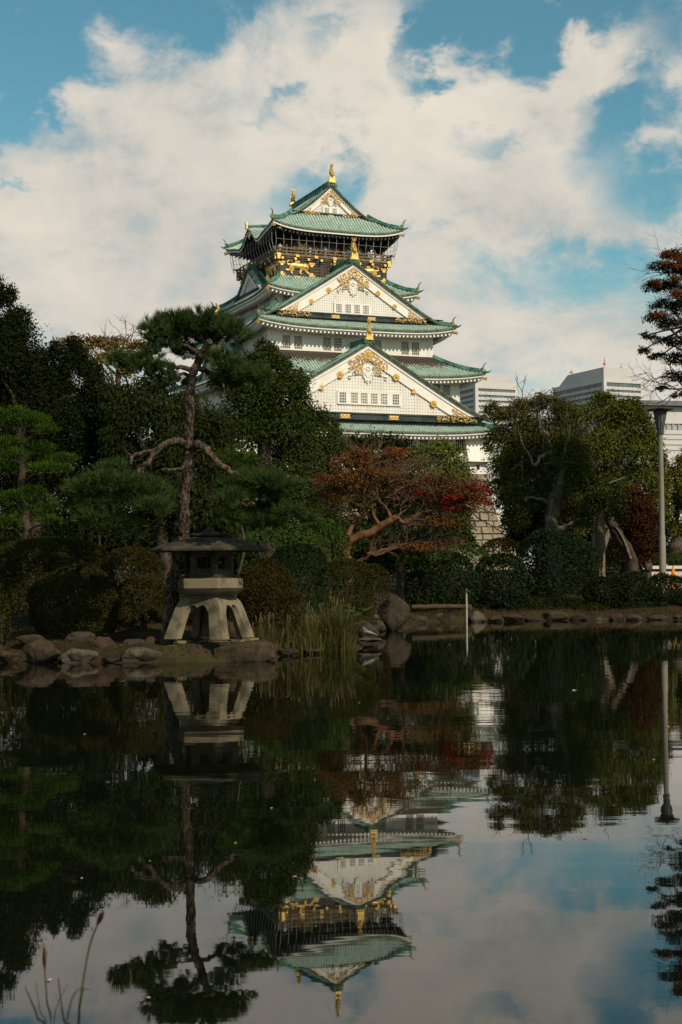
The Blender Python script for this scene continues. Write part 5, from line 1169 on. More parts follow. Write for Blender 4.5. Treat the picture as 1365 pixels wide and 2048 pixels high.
# ------------------------------------------------------------------ stone lantern
def lantern():
    Y = 25.2; s_ = PXM(Y); c = P(420, 1276, Y); root = empty('stone_lantern', (c[0], c[1], c[2])); tag(root, 'broad stone snow-viewing lantern on four curved legs at the water edge', 'stone lantern')
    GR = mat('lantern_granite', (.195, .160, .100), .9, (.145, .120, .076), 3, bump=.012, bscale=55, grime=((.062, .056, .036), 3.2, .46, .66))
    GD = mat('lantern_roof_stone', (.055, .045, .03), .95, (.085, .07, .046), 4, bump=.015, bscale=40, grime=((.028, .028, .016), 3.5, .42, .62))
    z = lambda y: (1276-y)*s_
    # four legs: corners of a flared square dome, cusped arches between them
    zt = z(1192); zb = 0.0; N = 26
    def half(t): return np.interp(t, [0, .2, .45, .7, .85, .95, 1.0], np.array([66, 62, 56, 50.5, 46, 40, 31])*s_)
    a0 = .57
    def zlow(q):                                   # arch opening, height fraction at side position q
        q = np.abs(q)
        return np.where(q >= a0, 0.0, np.where(q < .25, .60+.19*np.sqrt(np.clip(1-((q-.25)/.33)**2, 0, 1)), .33+.46*np.sqrt(np.clip(1-((q-.25)/.33)**2, 0, 1))))
    R4 = [math.radians(a) for a in (20-45, 110-45, 200-45, 290-45)]
    def side(mb, k, q0, q1, th=.085):
        """part of one flared face between side positions q0..q1, front and back skins with closed rims"""
        a = R4[k]; n = np.array([math.sin(a), -math.cos(a), 0]); e = np.array([math.cos(a), math.sin(a), 0])
        qs = np.linspace(q0, q1, 9 if q1-q0 < 1 else 29); G = []; H = []
        for q in qs:
            t = np.linspace(float(zlow(np.array([q]))[0]), 1, 15); r = half(t)
            G.append(e*(q*r)[:, None]+n*r[:, None]+np.array([0, 0, 1])*(t*zt)[:, None])
            ri = r-th; qi = np.clip(q, -.93, .93)
            H.append(e*(qi*ri)[:, None]+n*ri[:, None]+np.array([0, 0, 1])*(t*zt)[:, None])
        G = np.array(G); H = np.array(H)
        mb.grid(G); mb.grid(H, flip=True); mb.grid(np.stack([G[:, 0], H[:, 0]], 1), flip=True); mb.grid(np.stack([G[0], H[0]], 0), flip=True); mb.grid(np.stack([G[-1], H[-1]], 0))
    for k in range(4):
        b = MB(); side(b, k, a0, 1.0); side(b, (k+1) % 4, -1.0, -a0); b.build('leg', GR, root)
    for k in range(4):
        b = MB(); side(b, k, -a0, a0); b.build('leg_arch', GR, root)
    hub = MB(); hub.lathe([(0.01, zt-.05), (40*s_, zt-.05), (42*s_, zt+.005), (56*s_, zt+.03), (66*s_, z(1183)), (72*s_, z(1178)), (.01, z(1178))], (0, 0, 0), 32); hub.build('base_bowl', GR, root, smooth=False)
    th = math.radians(-12)
    def hexp(r, zz, off=0.0): return [np.array([r*math.sin(th+math.radians(30+60*i)+off), -r*math.cos(th+math.radians(30+60*i)+off), zz]) for i in range(6)]
    def hexring(mb, lst):
        pts = np.array([hexp(r, zz) for r, zz in lst]); mb.grid(pts, closed=True, flip=True)
    cap_ = lambda mb, r, zz, fl=False: mb.poly(hexp(r, zz)[::-1 if fl else 1])
    b = MB(); hexring(b, [(58*s_, z(1178.5)), (60*s_, z(1177.5)), (68*s_, z(1177)), (69*s_, z(1176)), (69*s_, z(1159)), (68*s_, z(1157.5)), (50*s_, z(1155.5)), (.01, z(1155.4))]); cap_(b, 58*s_, z(1178.5), True); b.build('platform', GR, root)
    # fire box: six corner posts, sill, head and recessed window frames
    r0 = 50*s_; zl, zh = z(1156), z(1102); b = MB()
    hp = hexp(r0, 0)
    for i in range(6):
        p = hp[i]; q = hp[(i+1) % 6]; mid = (p+q)/2; d = (q-p); L = np.linalg.norm(d); e = d/L; n = unit(mid)
        ax = [e, n, [0, 0, 1]]
        b.box(mid-n*.04+[0, 0, (zl+z(1143))/2], (L-.001, .08, z(1143)-zl), axes=ax); b.box(mid-n*.04+[0, 0, (zh+z(1110))/2], (L-.001, .08, zh-z(1110)), axes=ax)
        for sgn in (-1, 1): b.box(mid-n*.04+e*sgn*(L/2-.03)+[0, 0, (z(1143)+z(1110))/2], (.06, .08, z(1110)-z(1143)), axes=ax)
        w = MB()
        for sgn in (-1, 1): w.box(mid-n*.05+e*sgn*(L/2-.0725)+[0, 0, (z(1143)+z(1110))/2], (.025, .05, z(1110)-z(1143)), axes=ax)
        for zz in (z(1110)-.022, z(1143)+.022): w.box(mid-n*.05+[0, 0, zz], (L-.171, .05, .03), axes=ax)
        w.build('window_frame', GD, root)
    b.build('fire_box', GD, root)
    # roof: shallow hexagonal dome with thick lip and curved hips, jewel on top
    prof = [(18, 1073), (34, 1074.5), (52, 1077.5), (72, 1082), (92, 1088), (106, 1093), (114.5, 1097.5), (115.5, 1098.5), (115, 1102.5), (111, 1104), (60, 1102)]
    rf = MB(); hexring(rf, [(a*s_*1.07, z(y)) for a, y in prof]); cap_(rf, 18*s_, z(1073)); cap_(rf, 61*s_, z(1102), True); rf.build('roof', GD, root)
    ch = MB(); v = [hexp(114*s_, z(1096.5))[0]*np.array([.96, .96, 1])]
    j = MB(); j.lathe([(.01, z(1073)), (40*s_, z(1073)), (41*s_, z(1071)), (40*s_, z(1068)), (30*s_, z(1067)), (18*s_, z(1065.5)), (11*s_, z(1062)), (7*s_, z(1058)), (4*s_, z(1055.5)), (1.2*s_, z(1053.2)), (.002, z(1053))], (0, 0, 0), 20); j.build('jewel_finial', GD, root, smooth=False)
lantern()

# ------------------------------------------------------------------ rocks
STONE = {
 'brown': mat('brown_rock', (0.050, 0.034, 0.019), .9, (0.078, 0.054, 0.030), 3, bump=.04, bscale=12, grime=((0.024, 0.019, 0.013), 2.0, .42, .62)),
 'red': mat('reddish_rock', (0.050, 0.028, 0.018), .9, (0.069, 0.042, 0.028), 3.5, bump=.04, bscale=13, grime=((0.022, 0.019, 0.013), 2.4, .45, .62)),
 'grey': mat('grey_rock', (0.049, 0.039, 0.028), .9, (0.072, 0.058, 0.042), 4, bump=.04, bscale=14, grime=((0.024, 0.020, 0.014), 2.2, .45, .65)),
 'pale': mat('pale_rock', (0.103, 0.084, 0.059), .9, (0.075, 0.059, 0.041), 4, bump=.025, bscale=14, grime=((0.037, 0.029, 0.019), 2.5, .5, .7)),
 'speck': mat('speckled_rock', (0.056, 0.043, 0.029), .9, (0.120, 0.100, 0.074), 22, bump=.03, bscale=26, grime=((0.028, 0.022, 0.014), 3.0, .42, .62)),
 'dark': mat('dark_rock', (0.022, 0.017, 0.012), .9, (0.033, 0.025, 0.019), 4, bump=.03, bscale=14)}
import bmesh
def rock(label, px, py, w, h, Y, kind='brown', seed=1, group='stones along the pond edge', name='rock', depth=.75, power=1.0, cuts=9):
    """weathered boulder: icosphere with planar cuts and noise; py = photo row of its foot, w/h its size in photo pixels"""
    R = np.random.default_rng(seed+900)
    if Y is None: Y = PG(px, py-3)[1]-.3
    s_ = PXM(Y); c = P(px, py, Y); bm = bmesh.new(); bmesh.ops.create_icosphere(bm, subdivisions=4, radius=1.0)
    v = np.array([q.co[:] for q in bm.verts]); f = np.array([[q.index for q in t.verts] for t in bm.faces]); bm.free()
    pl = unit(R.normal(size=(cuts, 3))+[0, 0, .25])
    for n in pl:
        k = R.uniform(.62, .86); d = v@n; v = v-np.outer(np.maximum(d-k, 0)*.95, n)
    ns = np.array([mnoise.fractal(Vector(q*1.1)+Vector((seed*7.1, 0, seed*1.3)), .9, 2.0, 4) for q in v]); n2 = np.array([mnoise.noise(Vector(q*6)+Vector((seed*3.1, 5, 0))) for q in v])
    v = v*(1+.20*ns+.035*n2)[:, None]
    v /= np.abs(v).max(axis=0)
    H = h*s_*1.10; v = v*np.array([w*s_/2, w*s_/2*depth, H/2]); v[:, 2] += H/2-h*s_*.20
    o = MB().add(v, f).build(name, STONE[kind], None, smooth=True); o.location = tuple(c+np.array([0, w*s_*.0, 0])); o.rotation_euler = (0, 0, 0)
    tag(o, label, 'rock' if name == 'rock' else name.replace('_', ' '), group); return o
YS = 24.75
rock('big rounded brown boulder at the far left waterline', 85, 1325, 80, 56, YS, 'brown', 1)
rock('pale pointed stone right of the big brown boulder', 160, 1326, 76, 34, YS-.05, 'pale', 2)
rock('long oval stone speckled with pale lichen at the waterline', 284, 1327, 86, 38, YS-.1, 'speck', 3, cuts=2)
rock('dark reddish boulder set above the pale pointed stone', 205, 1312, 58, 44, YS+.35, 'red', 4)
rock('small stone cut by the left edge of the picture', 15, 1323, 52, 26, YS, 'brown', 5)
rock('low stone between the pale pointed stone and the speckled stone', 222, 1327, 46, 16, YS-.1, 'dark', 6)
rock('brown stone right of the speckled stone', 345, 1326, 52, 38, YS+.05, 'brown', 7)
rock('blocky reddish stone under the front foot of the lantern', 396, 1326, 60, 38, YS, 'red', 8, cuts=7)
rock('long massive slab-shaped boulder right of the lantern foot', 488, 1323, 140, 50, YS-.05, 'brown', 9, cuts=6, depth=.5)
rock('flat rounded stone behind the speckled stone', 275, 1298, 62, 24, YS+.7, 'grey', 10)
rock('reddish stone on the grass beside the lantern leg', 300, 1296, 36, 26, YS+.65, 'red', 11)
rock('grey stone behind the biggest left boulder', 160, 1290, 70, 30, YS+1.0, 'grey', 12)
rock('small grey stone tucked above the far left boulder', 60, 1290, 60, 26, YS+.9, 'brown', 13)
rock('flat dark stone at the left foot of the reeds', 576, 1308, 48, 14, 26.3, 'dark', 14)
rock('low flat stone in the water in front of the reeds', 622, 1304, 44, 8, 26.9, 'grey', 15)
rock('dark reddish stone under the lantern between its legs', 462, 1276, 40, 38, 26.2, 'red', 16)
rock('grey boulder at the right end of the reeds', 735, 1278, 48, 36, 30.5, 'grey', 17)
rock('low grey stone left of the standing stone', 758, 1262, 34, 24, 35, 'grey', 18)
rock('round pale pebble above the boulder beside the reeds', 752, 1238, 12, 9, 34, 'pale', 19)
rock('dark stone on the slope behind the standing stone', 752, 1200, 34, 18, 38, 'dark', 20)
rock('tall dark standing stone at the water edge under the maple', 789, 1258, 66, 76, 37.3, 'dark', 21, name='standing_stone', group=None, depth=.7, cuts=7)
for o in (bpy.data.objects['standing_stone'],): o.data.materials[0] = mat('standing_stone_rock', (.042, .031, .022), .9, (.066, .050, .036), 3.5, bump=.05, bscale=9, grime=((.022, .018, .013), 3.2, .44, .62))  # base colour darkened for the shade the stone stands in
YF = 45.2
rock('grey sloping stone right of the standing stone', 838, 1248, 36, 20, None, 'grey', 22)
rock('grey block under the wooden curb on the far shore', 880, 1246, 38, 24, None, 'grey', 23, cuts=7)
rock('small orange-brown stone right of the grey block', 908, 1246, 22, 18, None, 'brown', 24)
rock('pale upright block behind the white pole', 957, 1246, 34, 27, None, 'pale', 25, cuts=8)
rock('dark low stone right of the pale upright block', 990, 1246, 36, 18, None, 'brown', 26)
rock('wide brown stone below the camellia on the far shore', 1028, 1245, 48, 22, None, 'brown', 27)
rock('flat stone at the left end of the fallen stick', 1065, 1244, 34, 12, None, 'brown', 28)
rock('sloping brown stone at the right end of the fallen stick', 1110, 1243, 56, 26, None, 'brown', 29)
rock('dark stone under the big clipped dome', 1160, 1243, 36, 16, None, 'dark', 30)
rock('small pale flat stone in the water on the far shore', 1203, 1243, 28, 9, None, 'pale', 31)
rock('reddish block below the loose green shrub', 1234, 1243, 30, 20, None, 'red', 32)
rock('brown stone below the hedge on the right shore', 1270, 1243, 36, 18, None, 'brown', 33)
rock('low stone kerb block below the hedge under the lamp', 1312, 1242, 46, 14, None, 'grey', 34, cuts=8)
rock('last brown stone cut by the right edge on the far shore', 1358, 1242, 46, 15, None, 'brown', 35)
rock('tall weathered grey boulder at the right edge behind the lamp post', 1358, 1128, 56, 60, 66, 'speck', 36, group=None, name='boulder')
rock('pale sunlit stone peeping over the hedge left of the lamp post', 1297, 1140, 16, 26, 58, 'pale', 37, group=None, name='boulder', cuts=8)

def paving():
    R = np.random.default_rng(55); m = mat('paving_slab', (.19, .145, .085), .9, (.13, .10, .06), 4, bump=.015, bscale=20)
    for i, (x, y, w) in enumerate(((362, 1281, 44), (398, 1283, 36), (382, 1290, 60), (425, 1292, 40), (350, 1290, 34), (440, 1282, 50), (478, 1279, 44), (500, 1276, 36))):
        c = P(x, y, 25.0 if y > 1285 else 25.35); s_ = PXM(25); an = np.sort(R.uniform(0, 6.28, 8)); an = np.arange(8)*.785+R.uniform(-.25, .25, 8)
        top = [c+np.array([math.cos(a)*w*s_*.5*R.uniform(.85, 1.1), math.sin(a)*.17*R.uniform(.8, 1.2), 0]) for a in an]; b = MB()
        b.poly([t-np.array([0, 0, .12]) for t in top], .12, (0, 0, 1)); o = b.build('paving_slab', m)
        tag(o, ['flat pale slab under the left front lantern leg', 'small pale slab between the front lantern legs', 'widest pale slab in front of the lantern', 'pale slab at the water side of the middle lantern leg', 'pale slab at the grass edge left of the lantern', 'pale slab under the middle lantern leg', 'pale slab under the right lantern leg', 'outermost pale slab right of the lantern legs'][i], 'paving stone', 'flat slabs under the stone lantern')
paving()

# ------------------------------------------------------------------ grasses
F_STRAW = foliage_mat('reed_blade', [(.038, .050, .012), (.065, .072, .018), (.125, .10, .036), (.045, .058, .014), (.10, .075, .028)], trans=.2, k=1.0)
F_MOSS = foliage_mat('moss_blade', [(.060, .054, .014), (.090, .074, .018), (.11, .08, .03)], trans=.15)
def blades(mb, base, H, W, lean, R):
    n = len(base); az = R.uniform(0, 6.28, n); dr = np.stack([np.cos(az), np.sin(az), 0*az], 1); sd = np.stack([-np.sin(az), np.cos(az), 0*az], 1)*W*.5
    h = H*R.uniform(.55, 1.1, n); ln = lean*R.uniform(.1, 1.0, n)*h; up = np.array([0, 0, 1.0])
    p0 = base; p1 = base+up*(h*.55)[:, None]+dr*(ln*.3)[:, None]; p2 = base+up*(h*np.where(R.random(n) < .2, .8, 1.0))[:, None]+dr*ln[:, None]
    v = np.stack([p0-sd, p0+sd, p1+sd*.8, p1-sd*.8, p2], 1).reshape(-1, 3); i = np.arange(n)*5
    mb.add(v, np.stack([i, i+1, i+2, i+3], 1)); mb.f3.append(np.stack([i+3, i+2, i+4], 1)+mb.n-len(v))
def reeds(label, x0, x1, y0, hpx, Y, n, seed):
    R = np.random.default_rng(seed); root = empty('reed_clump', P((x0+x1)/2, y0, Y)); o = np.array(root.location); tag(root, label, 'reeds', 'reed clumps at the water edge'); s_ = PXM(Y)
    x = (R.beta(1.6, 1.6, n)-.5)*(x1-x0)*s_; y = R.normal(size=n)*.28+.15; env = np.clip(1-(np.abs(x)/((x1-x0)*s_*.56))**2.2, .25, 1)
    b = np.stack([x, y, np.zeros(n)-.05], 1); mb = MB(); blades(mb, b, hpx*s_*env, .010, .95, R); mb.build('blade', F_STRAW, root, kind='stuff')
    st = MB()
    for i in range(24):
        j = R.integers(0, n); h = hpx*s_*env[j]*R.uniform(.95, 1.2); e = b[j]+np.array([R.normal()*.08, R.normal()*.05, h]); st.tube([b[j], (b[j]+e)/2+[0, 0, .02], e], [.005, .004, .003], 4); st.tube([e-[0, 0, .02], e+[R.normal()*.01, 0, .05], e+[R.normal()*.02, 0, .09]], [.006, .010, .002], 4)
    st.build('seed_stalk', mat('straw_stalk', (.15, .115, .05), .9, (.10, .08, .035), 6), root, kind='stuff')
reeds('lowest clump of yellowish reeds beside the lantern slab', 500, 565, 1303, 66, 26.6, 700, 1)
reeds('middle clump of reeds at the water edge', 555, 650, 1303, 84, 27.2, 1300, 2)
reeds('tallest clump of reeds right of the middle clump', 625, 714, 1300, 98, 27.9, 2200, 3)
def plant():
    Y = 30.0; R = np.random.default_rng(8); root = empty('broadleaf_plant', (P(690, 1230, Y)[0], Y, .35)); o = np.array(root.location); tag(root, 'fresh green broad-leaved plant behind the reeds', 'plant')
    for i in range(46):
        a = R.uniform(0, 6.28); h = R.uniform(.05, .42); c = np.array([R.normal()*.22, R.normal()*.15, h]); ax = np.array([[math.cos(a), math.sin(a), .25]]); b = MB()
        leaf_quads(b, c[None], ax, np.array([[0, 0, 1.0]])+R.normal(size=(1, 3))*.3, R.uniform(.16, .3), R.uniform(.07, .12), fold=-.1); b.build('leaf', F_GREEN, root)
plant()
def ground_cover():
    R = np.random.default_rng(9); n = 16000; x = R.uniform(-7, 1.5, n); y = R.uniform(24.3, 31, n); d = shore_dist(x, y)
    k = (d > .12) & ~((x > -3.0) & (x < -.9) & (y < 25.6)) & (np.sin(x*1.9+np.sin(y*2.3))+np.sin(y*3.1-x) > -.5); x, y = x[k], y[k]; z = ground_z(x, y)
    mb = MB(); blades(mb, np.stack([x, y, z-.01], 1), np.full(len(x), .055), .008, .9, R)
    n = 12000; x = R.uniform(1.5, 13, n); y = R.uniform(39, 49, n); k = (shore_dist(x, y) > .15) & (np.sin(x*2.7+y)+np.sin(y*4.1-x*1.3) > -.8); x, y = x[k], y[k]; z = ground_z(x, y); blades(mb, np.stack([x, y, z-.01], 1), np.full(len(x), .13), .016, .9, R); mb.build('moss_grass', F_MOSS, None, kind='stuff')
    n = 9000; x = np.concatenate([R.uniform(-8, 3, n), R.uniform(0, 14, n)]); y = np.concatenate([R.uniform(24.3, 36, n), R.uniform(38, 56, n)]); k = shore_dist(x, y) > .1; x, y = x[k], y[k]; z = ground_z(x, y)+.012
    mb = MB(); nn = len(x); leaf_quads(mb, np.stack([x, y, z], 1), np.concatenate([R.normal(size=(nn, 2)), R.normal(size=(nn, 1))*.15], 1), np.array([0, 0, 1.0])+R.normal(size=(nn, 3))*.35, .06*R.uniform(.7, 1.2, nn), .035)
    mb.build('leaf_litter', foliage_mat('dry_leaf', [(.10, .055, .022), (.16, .10, .035), (.07, .04, .018)]), None, kind='stuff')
ground_cover()
def floating_leaves():
    R = np.random.default_rng(10); A = mat('floating_dry_leaf', (.55, .30, .08), .6, (.40, .20, .05), 8); Bm = mat('floating_pale_leaf', (.6, .5, .33), .6, (.5, .38, .2), 8); Cm = mat('floating_red_leaf', (.40, .07, .04), .6, (.30, .05, .03), 8)
    base = {}
    for nm, m in (('a', A), ('b', Bm), ('c', Cm)):
        b = MB(); t = np.linspace(0, 2*math.pi, 11)[:-1]; rr = .5*(.75+.25*np.cos(3*t)); b.poly([np.array([r*math.cos(q)*1.25, r*math.sin(q)*.8, .05+.16*math.cos(2*q)]) for r, q in zip(rr, t)]); me = b.mesh('floating_leaf'); me.materials.append(m); base[nm] = me
    lst = [(171, 1468, 'a', 9, 'orange leaf floating in the dark reflection at the far left'), (630, 1560, 'b', 7, 'whitish leaf floating left of the castle reflection'), (545, 1616, 'a', 12, 'orange leaf floating below the lantern roof reflection'), (470, 1686, 'a', 13, 'orange leaf floating where the pine reflection branches'), (1170, 1676, 'c', 16, 'red leaf floating on the bright sky reflection'), (99, 1959, 'b', 15, 'blurred tan leaf floating beside the foreground reeds'), (296, 1995, 'a', 16, 'orange leaf floating under the pine crown reflection'), (305, 1531, 'b', 9, 'tan leaf floating left of the pine trunk reflection'), (291, 1536, 'a', 7, 'small leaf floating beside the tan leaf near the pine reflection'), (1150, 1380, 'b', 14, 'pale leaf floating in the dark reflection of the right bank'), (1310, 1519, 'a', 12, 'yellow leaf floating left of the lamp reflection'), (576, 1393, 'a', 7, 'orange leaf floating in the reeds reflection'), (1335, 1453, 'a', 14, 'orange leaf floating across the lamp reflection'), (300, 1722, 'b', 6, 'tiny pale leaf floating near the pine branch reflection'), (822, 1289, 'b', 4, 'tiny white leaf floating right of the standing stone'), (900, 1289, 'b', 4, 'tiny white leaf floating left of the white pole'), (1165, 1350, 'b', 4, 'tiny pale speck of leaf floating off the far shore'), (590, 1753, 'a', 14, 'rust leaf floating at the left edge of the castle reflection'), (1180, 1618, 'c', 10, 'reddish leaf floating in the reflected tree crown'), (6, 1425, 'a', 6, 'orange leaf floating at the left picture edge'), (20, 1350, 'a', 8, 'yellow leaf floating near the far left boulder'), (165, 1756, 'b', 9, 'pale leaf floating in the dark left reflection'), (1040, 1310, 'b', 4, 'tiny leaf floating below the wide brown stone'), (720, 1405, 'b', 6, 'pale leaf floating under the maple reflection')]
    for x, y, k, w, lb in lst:
        o = bpy.data.objects.new('floating_leaf', base[k]); COL.objects.link(o); p = PG(x, y, .004); s = w*1.0*np.hypot(p[1], CAMH)/FPX*.75
        o.location = tuple(p); o.scale = (s, s*1.15, s*.5); o.rotation_euler = (0, 0, R.uniform(0, 6.28)); tag(o, lb, 'leaf', 'fallen leaves floating on the pond')
floating_leaves()

# ------------------------------------------------------------------ small things
def street_lamp():
    Y = 50.2; s_ = PXM(Y); z = lambda y: P(1326, y, Y)[2]; c = P(1326, 1150, Y); gz = float(ground_z(np.array([c[0]]), np.array([c[1]]))[0])
    root = empty('street_lamp', (c[0], c[1], gz)); tag(root, 'tall grey park lamp with flat disc cap on the right bank', 'street lamp'); Z = lambda y: z(y)-gz
    CON = mat('lamp_pole_concrete', (.26, .225, .18), .85, (.20, .175, .14), 3, bump=.006, bscale=30, stretch=(1, 1, .2)); MET = mat('lamp_metal', (.085, .095, .085), .5, (.06, .068, .06), 3, metal=.3); GL = mat('lamp_frosted_glass', (.15, .165, .15), .35, (.11, .12, .11), 3)
    b = MB(); b.tube([(0, 0, Z(1072)), (0, 0, Z(868))], [5.6*s_, 4.7*s_], 16); b.build('pole', CON, root, smooth=True)
    b = MB(); b.tube([(0, 0, -.1), (0, 0, Z(1074)), (0, 0, Z(1071))], [7.2*s_, 6.8*s_, 6.3*s_], 16); b.build('base_sleeve', CON, root, smooth=True)
    b = MB(); b.lathe([(5.4*s_, Z(868)), (7*s_, Z(868)), (7*s_, Z(861)), (6*s_, Z(860)), (7.2*s_, Z(859)), (7.2*s_, Z(857)), (.01, Z(857))], (0, 0, 0), 16); b.build('collar', MET, root)
    b = MB(); b.lathe([(6.6*s_, Z(857)), (13*s_, Z(823)), (.01, Z(823))], (0, 0, 0), 12); g = b.build('lamp_shade', GL, root)
    b = MB()
    for i in range(12):
        a = i*math.pi/6; b.tube([(6.8*s_*math.cos(a), 6.8*s_*math.sin(a), Z(857)), (13.3*s_*math.cos(a), 13.3*s_*math.sin(a), Z(823))], .014, 5)
    b.build('shade_rib', MET, g)
    b = MB(); b.lathe([(.01, Z(822.8)), (14*s_, Z(822.8)), (25*s_, Z(820)), (25.5*s_, Z(818.8)), (24*s_, Z(818)), (10*s_, Z(815.5)), (2*s_, Z(814.5)), (1.4*s_, Z(811)), (.01, Z(810.5))], (0, 0, 0), 24); b.build('cap', MET, root)
street_lamp()
def water_pole():
    Y = 44.0; s_ = PXM(Y); c = PG(934, 1246); Y = c[1]; root = empty('water_pole', (c[0], c[1], 0)); tag(root, 'thin white pole with a small tap head standing in the pond', 'pole'); Z = lambda y: P(934, y, Y)[2]
    W = mat('pole_white_paint', (.42, .40, .33), .5, (.33, .31, .26), 5); Dk = mat('pole_head_metal', (.08, .08, .075), .5, (.14, .13, .12), 6, metal=.4)
    b = MB(); b.tube([(0, 0, -.6), (0, 0, Z(1188))], 1.7*s_, 12); b.build('post', W, root, smooth=True)
    b = MB(); b.tube([(0, 0, Z(1188)), (0, 0, Z(1183))], 1.7*s_, 8); b.blob((0, 0, Z(1180)), (2.4*s_, 2.4*s_, 2.6*s_)); b.tube([(0, 0, Z(1181)), (5*s_, 0, Z(1181.5)), (8*s_, 0, Z(1185))], .7*s_, 6); b.tube([(-1.6*s_, -.02, Z(1182)), (-2.0*s_, -.03, Z(1200))], .35*s_, 5); b.build('tap_head', Dk, root, smooth=True)
water_pole()
def curb_and_stick():
    Y = 43.6; s_ = PXM(Y); b = MB(); a0 = P(822, 1214, Y); a1 = P(938, 1213, Y+1.2); b.tube(spline([a0, (a0+a1)/2+[0, 0, .01], a1], 4), 4.6*s_, 10)
    tag(b.build('log_curb', mat('weathered_log', (.075, .055, .034), .95, (.045, .034, .022), 6, bump=.01, bscale=30, stretch=(.3, 1, 1)), None, smooth=True), 'long weathered log laid as a kerb right of the standing stone', 'log')
    b = MB(); b.tube([P(938, 1246, Y+1.3), P(940, 1209, Y+1.3)], [5.5*s_, 5*s_], 10); tag(b.build('wooden_post', mat('dark_post_wood', (.07, .05, .033), .95, (.045, .033, .024), 6, bump=.008, bscale=30), None, smooth=True), 'short dark post at the right end of the log kerb', 'post')
    b = MB(); b.tube([P(1035, 1240, 45.3), P(1091, 1213, 45.9)], [1.6*s_, 1.3*s_], 7); tag(b.build('wooden_stick', mat('bare_stick', (.28, .17, .08), .8, (.2, .12, .06), 9), None, smooth=True), 'long bare stick leaning on the bank below the big clipped dome', 'stick')
curb_and_stick()
def pigeon():
    Y = 29.4; c = P(735, 1274, Y); s_ = PXM(Y); st = rock('low flat pale stone in the water where the bird stands', 742, 1283, 52, 10, Y, 'pale', 71, depth=.6)
    root = empty('bird', (c[0], c[1], c[2])); tag(root, 'grey and white bird standing on a flat stone beside the reeds', 'bird'); G = mat('bird_grey_feathers', (.085, .08, .075), .7, (.14, .135, .125), 30); Wf = mat('bird_white_feathers', (.16, .15, .135), .7, (.26, .25, .23), 30); Dk = mat('bird_dark_feathers', (.05, .05, .055), .6, (.08, .08, .085), 30)
    b = MB(); p = spline([(-.11, 0, .155), (-.085, 0, .165), (-.06, 0, .135), (-.03, 0, .09), (.03, 0, .07), (.09, 0, .062), (.15, 0, .05), (.21, 0, .04)], 4); b.tube(p, np.interp(np.linspace(0, 1, len(p)), [0, .06, .14, .25, .42, .6, .8, 1], [.006, .024, .028, .05, .062, .05, .022, .006]), 12)
    body = b.build('body', G, root, smooth=True)
    w = MB()
    for sg in (-1, 1):
        w.tube(spline([(-.03, sg*.052, .10), (.05, sg*.06, .09), (.14, sg*.03, .055)], 4), np.interp(np.linspace(0, 1, 9), [0, .4, 1], [.02, .032, .004]), 8)
    w.build('wing', Wf, root, smooth=True)
    w = MB(); w.tube([(-.105, 0, .157), (-.135, 0, .148)], [.009, .002], 6); w.blob((-.095, -.02, .165), .004, 6, 4); w.blob((-.095, .02, .165), .004, 6, 4); w.build('beak', Dk, root)
    for sg in (-1, 1):
        l = MB(); l.tube([(.01, sg*.02, .04), (.0, sg*.022, .0)], [.008, .004], 6); l.tube([(.01, sg*.022, .002), (-.03, sg*.025, .002)], .004, 5); l.build('leg', Dk, root)
pigeon()
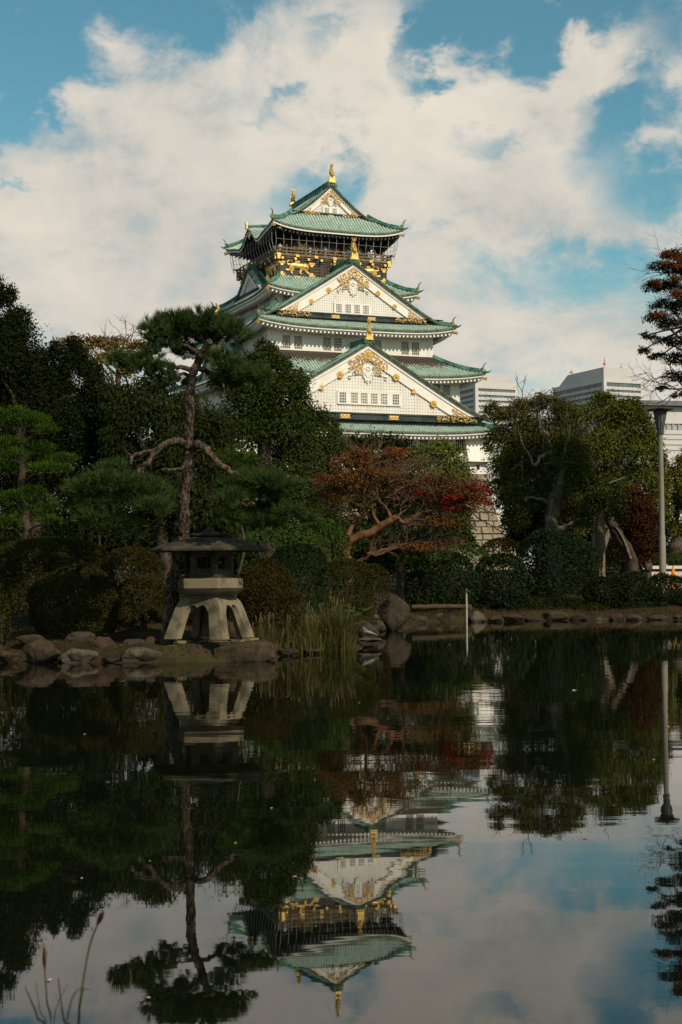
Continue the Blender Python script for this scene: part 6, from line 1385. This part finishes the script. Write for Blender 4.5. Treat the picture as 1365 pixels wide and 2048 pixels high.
def roadside():
    Y = 60.0; s_ = PXM(Y); root_g = float(ground_z(np.array([13.0]), np.array([Y]))[0]); PL = mat('sunlit_wall_plaster', (.62, .54, .46), .85, (.45, .33, .25), 1.8, grime=((.28, .2, .15), 3.5, .55, .7)); CAP = mat('wall_cap_stone', (.60, .57, .50), .85, (.5, .47, .41), 3)
    a = P(1304, 1150, Y); e = P(1480, 1150, Y+1.5); d = unit(e-a); L = np.linalg.norm(e-a); root = empty('low_wall', (a[0], a[1], root_g), math.atan2(d[1], d[0])); tag(root, 'low pale sunlit wall with a coping behind the hedge at the right edge', 'wall')
    zt = P(1340, 1132, Y)[2]-root_g; b = MB(); b.box((L/2, .15, (zt-.1)/2-.1), (L, .3, zt+.1-.2)); b.build('wall_body', PL, root); b = MB(); b.box((L/2, .1, zt-.05), (L+.1, .5, .12)); b.build('coping', CAP, root)
    c = P(1347, 1152, Y-1.2); co = empty('traffic_cone', (c[0], c[1], root_g)); tag(co, 'orange traffic cone in front of the low pale wall', 'traffic cone'); top = P(1347, 1132, Y-1.2)[2]-root_g; O = mat('cone_plastic', (.75, .24, .02), .5, (.65, .2, .02), 4)
    b = MB(); b.lathe([(.16, 0.05), (.15, .07), (.10, top*.4), (.035, top), (.01, top)], (0, 0, 0), 14); b.build('cone_body', O, co, smooth=True); b = MB(); b.box((0, 0, .025), (.4, .4, .05)); b.build('base_plate', O, co)
    bush('low clipped hedge in front of the weathered boulder at the right edge', 1352, 1122, 44, 14, 62, F_GREEN, .09, .045, 3.0, name='low_hedge', seed=31)
roadside()
def foreground_reeds():
    Y = 3.3; root = empty('reed_tuft', (P(130, 2048, Y)[0], 2.75, .1)); o = np.array(root.location); tag(root, 'out-of-focus reed stems standing in the bottom left corner', 'reeds'); m = mat('reed_stem', (.11, .095, .045), .8, (.075, .07, .03), 6); mr = mat('reed_spike', (.20, .075, .035), .9, (.15, .06, .03), 12)
    gz = -.02
    for pts, r, spike in (([(150, 2110), (160, 2010), (178, 1900), (195, 1850), (208, 1822)], 4.0, True), ([(148, 2110), (158, 2030), (168, 1975)], 3.0, False), ([(96, 2110), (94, 2000), (90, 1940), (89, 1890)], 3.0, True), ([(85, 2110), (75, 2035), (62, 2000), (50, 1972)], 3.6, False), ([(88, 2110), (80, 2020), (72, 1965)], 2.0, False), ([(130, 2110), (128, 2040), (121, 1990), (117, 1955)], 3.4, False), ([(120, 2110), (135, 2030), (150, 1985), (180, 1978)], 1.6, False), ([(98, 2110), (112, 2020), (136, 1968)], 1.8, False), ([(140, 2110), (128, 2040), (110, 1985)], 1.6, False), ([(125, 2110), (140, 2020), (157, 1978), (185, 1980)], 1.4, False)):
        p = np.array([P(x, y, Y-.25*i/len(pts)) for i, (x, y) in enumerate(pts)]); p = np.vstack([[p[0][0], 2.78, gz], p]); q = spline(p, 5); rr = np.interp(np.linspace(0, 1, len(q)), [0, .5, 1], [r, r*.7, r*.3])*PXM(Y)*.8
        st = MB().tube(q-o, rr, 7).build('stem', m, root, smooth=True)
        if spike: MB().tube(q[-6:]-o, np.array([.5, 1.3, 1.7, 1.6, 1.1, .3])*r*PXM(Y)*.8, 8).build('seed_spike', mr, st, smooth=True)
foreground_reeds()
print('TRIS', sum(sum(len(p.vertices)-2 for p in me.polygons)*me.users for me in bpy.data.meshes))
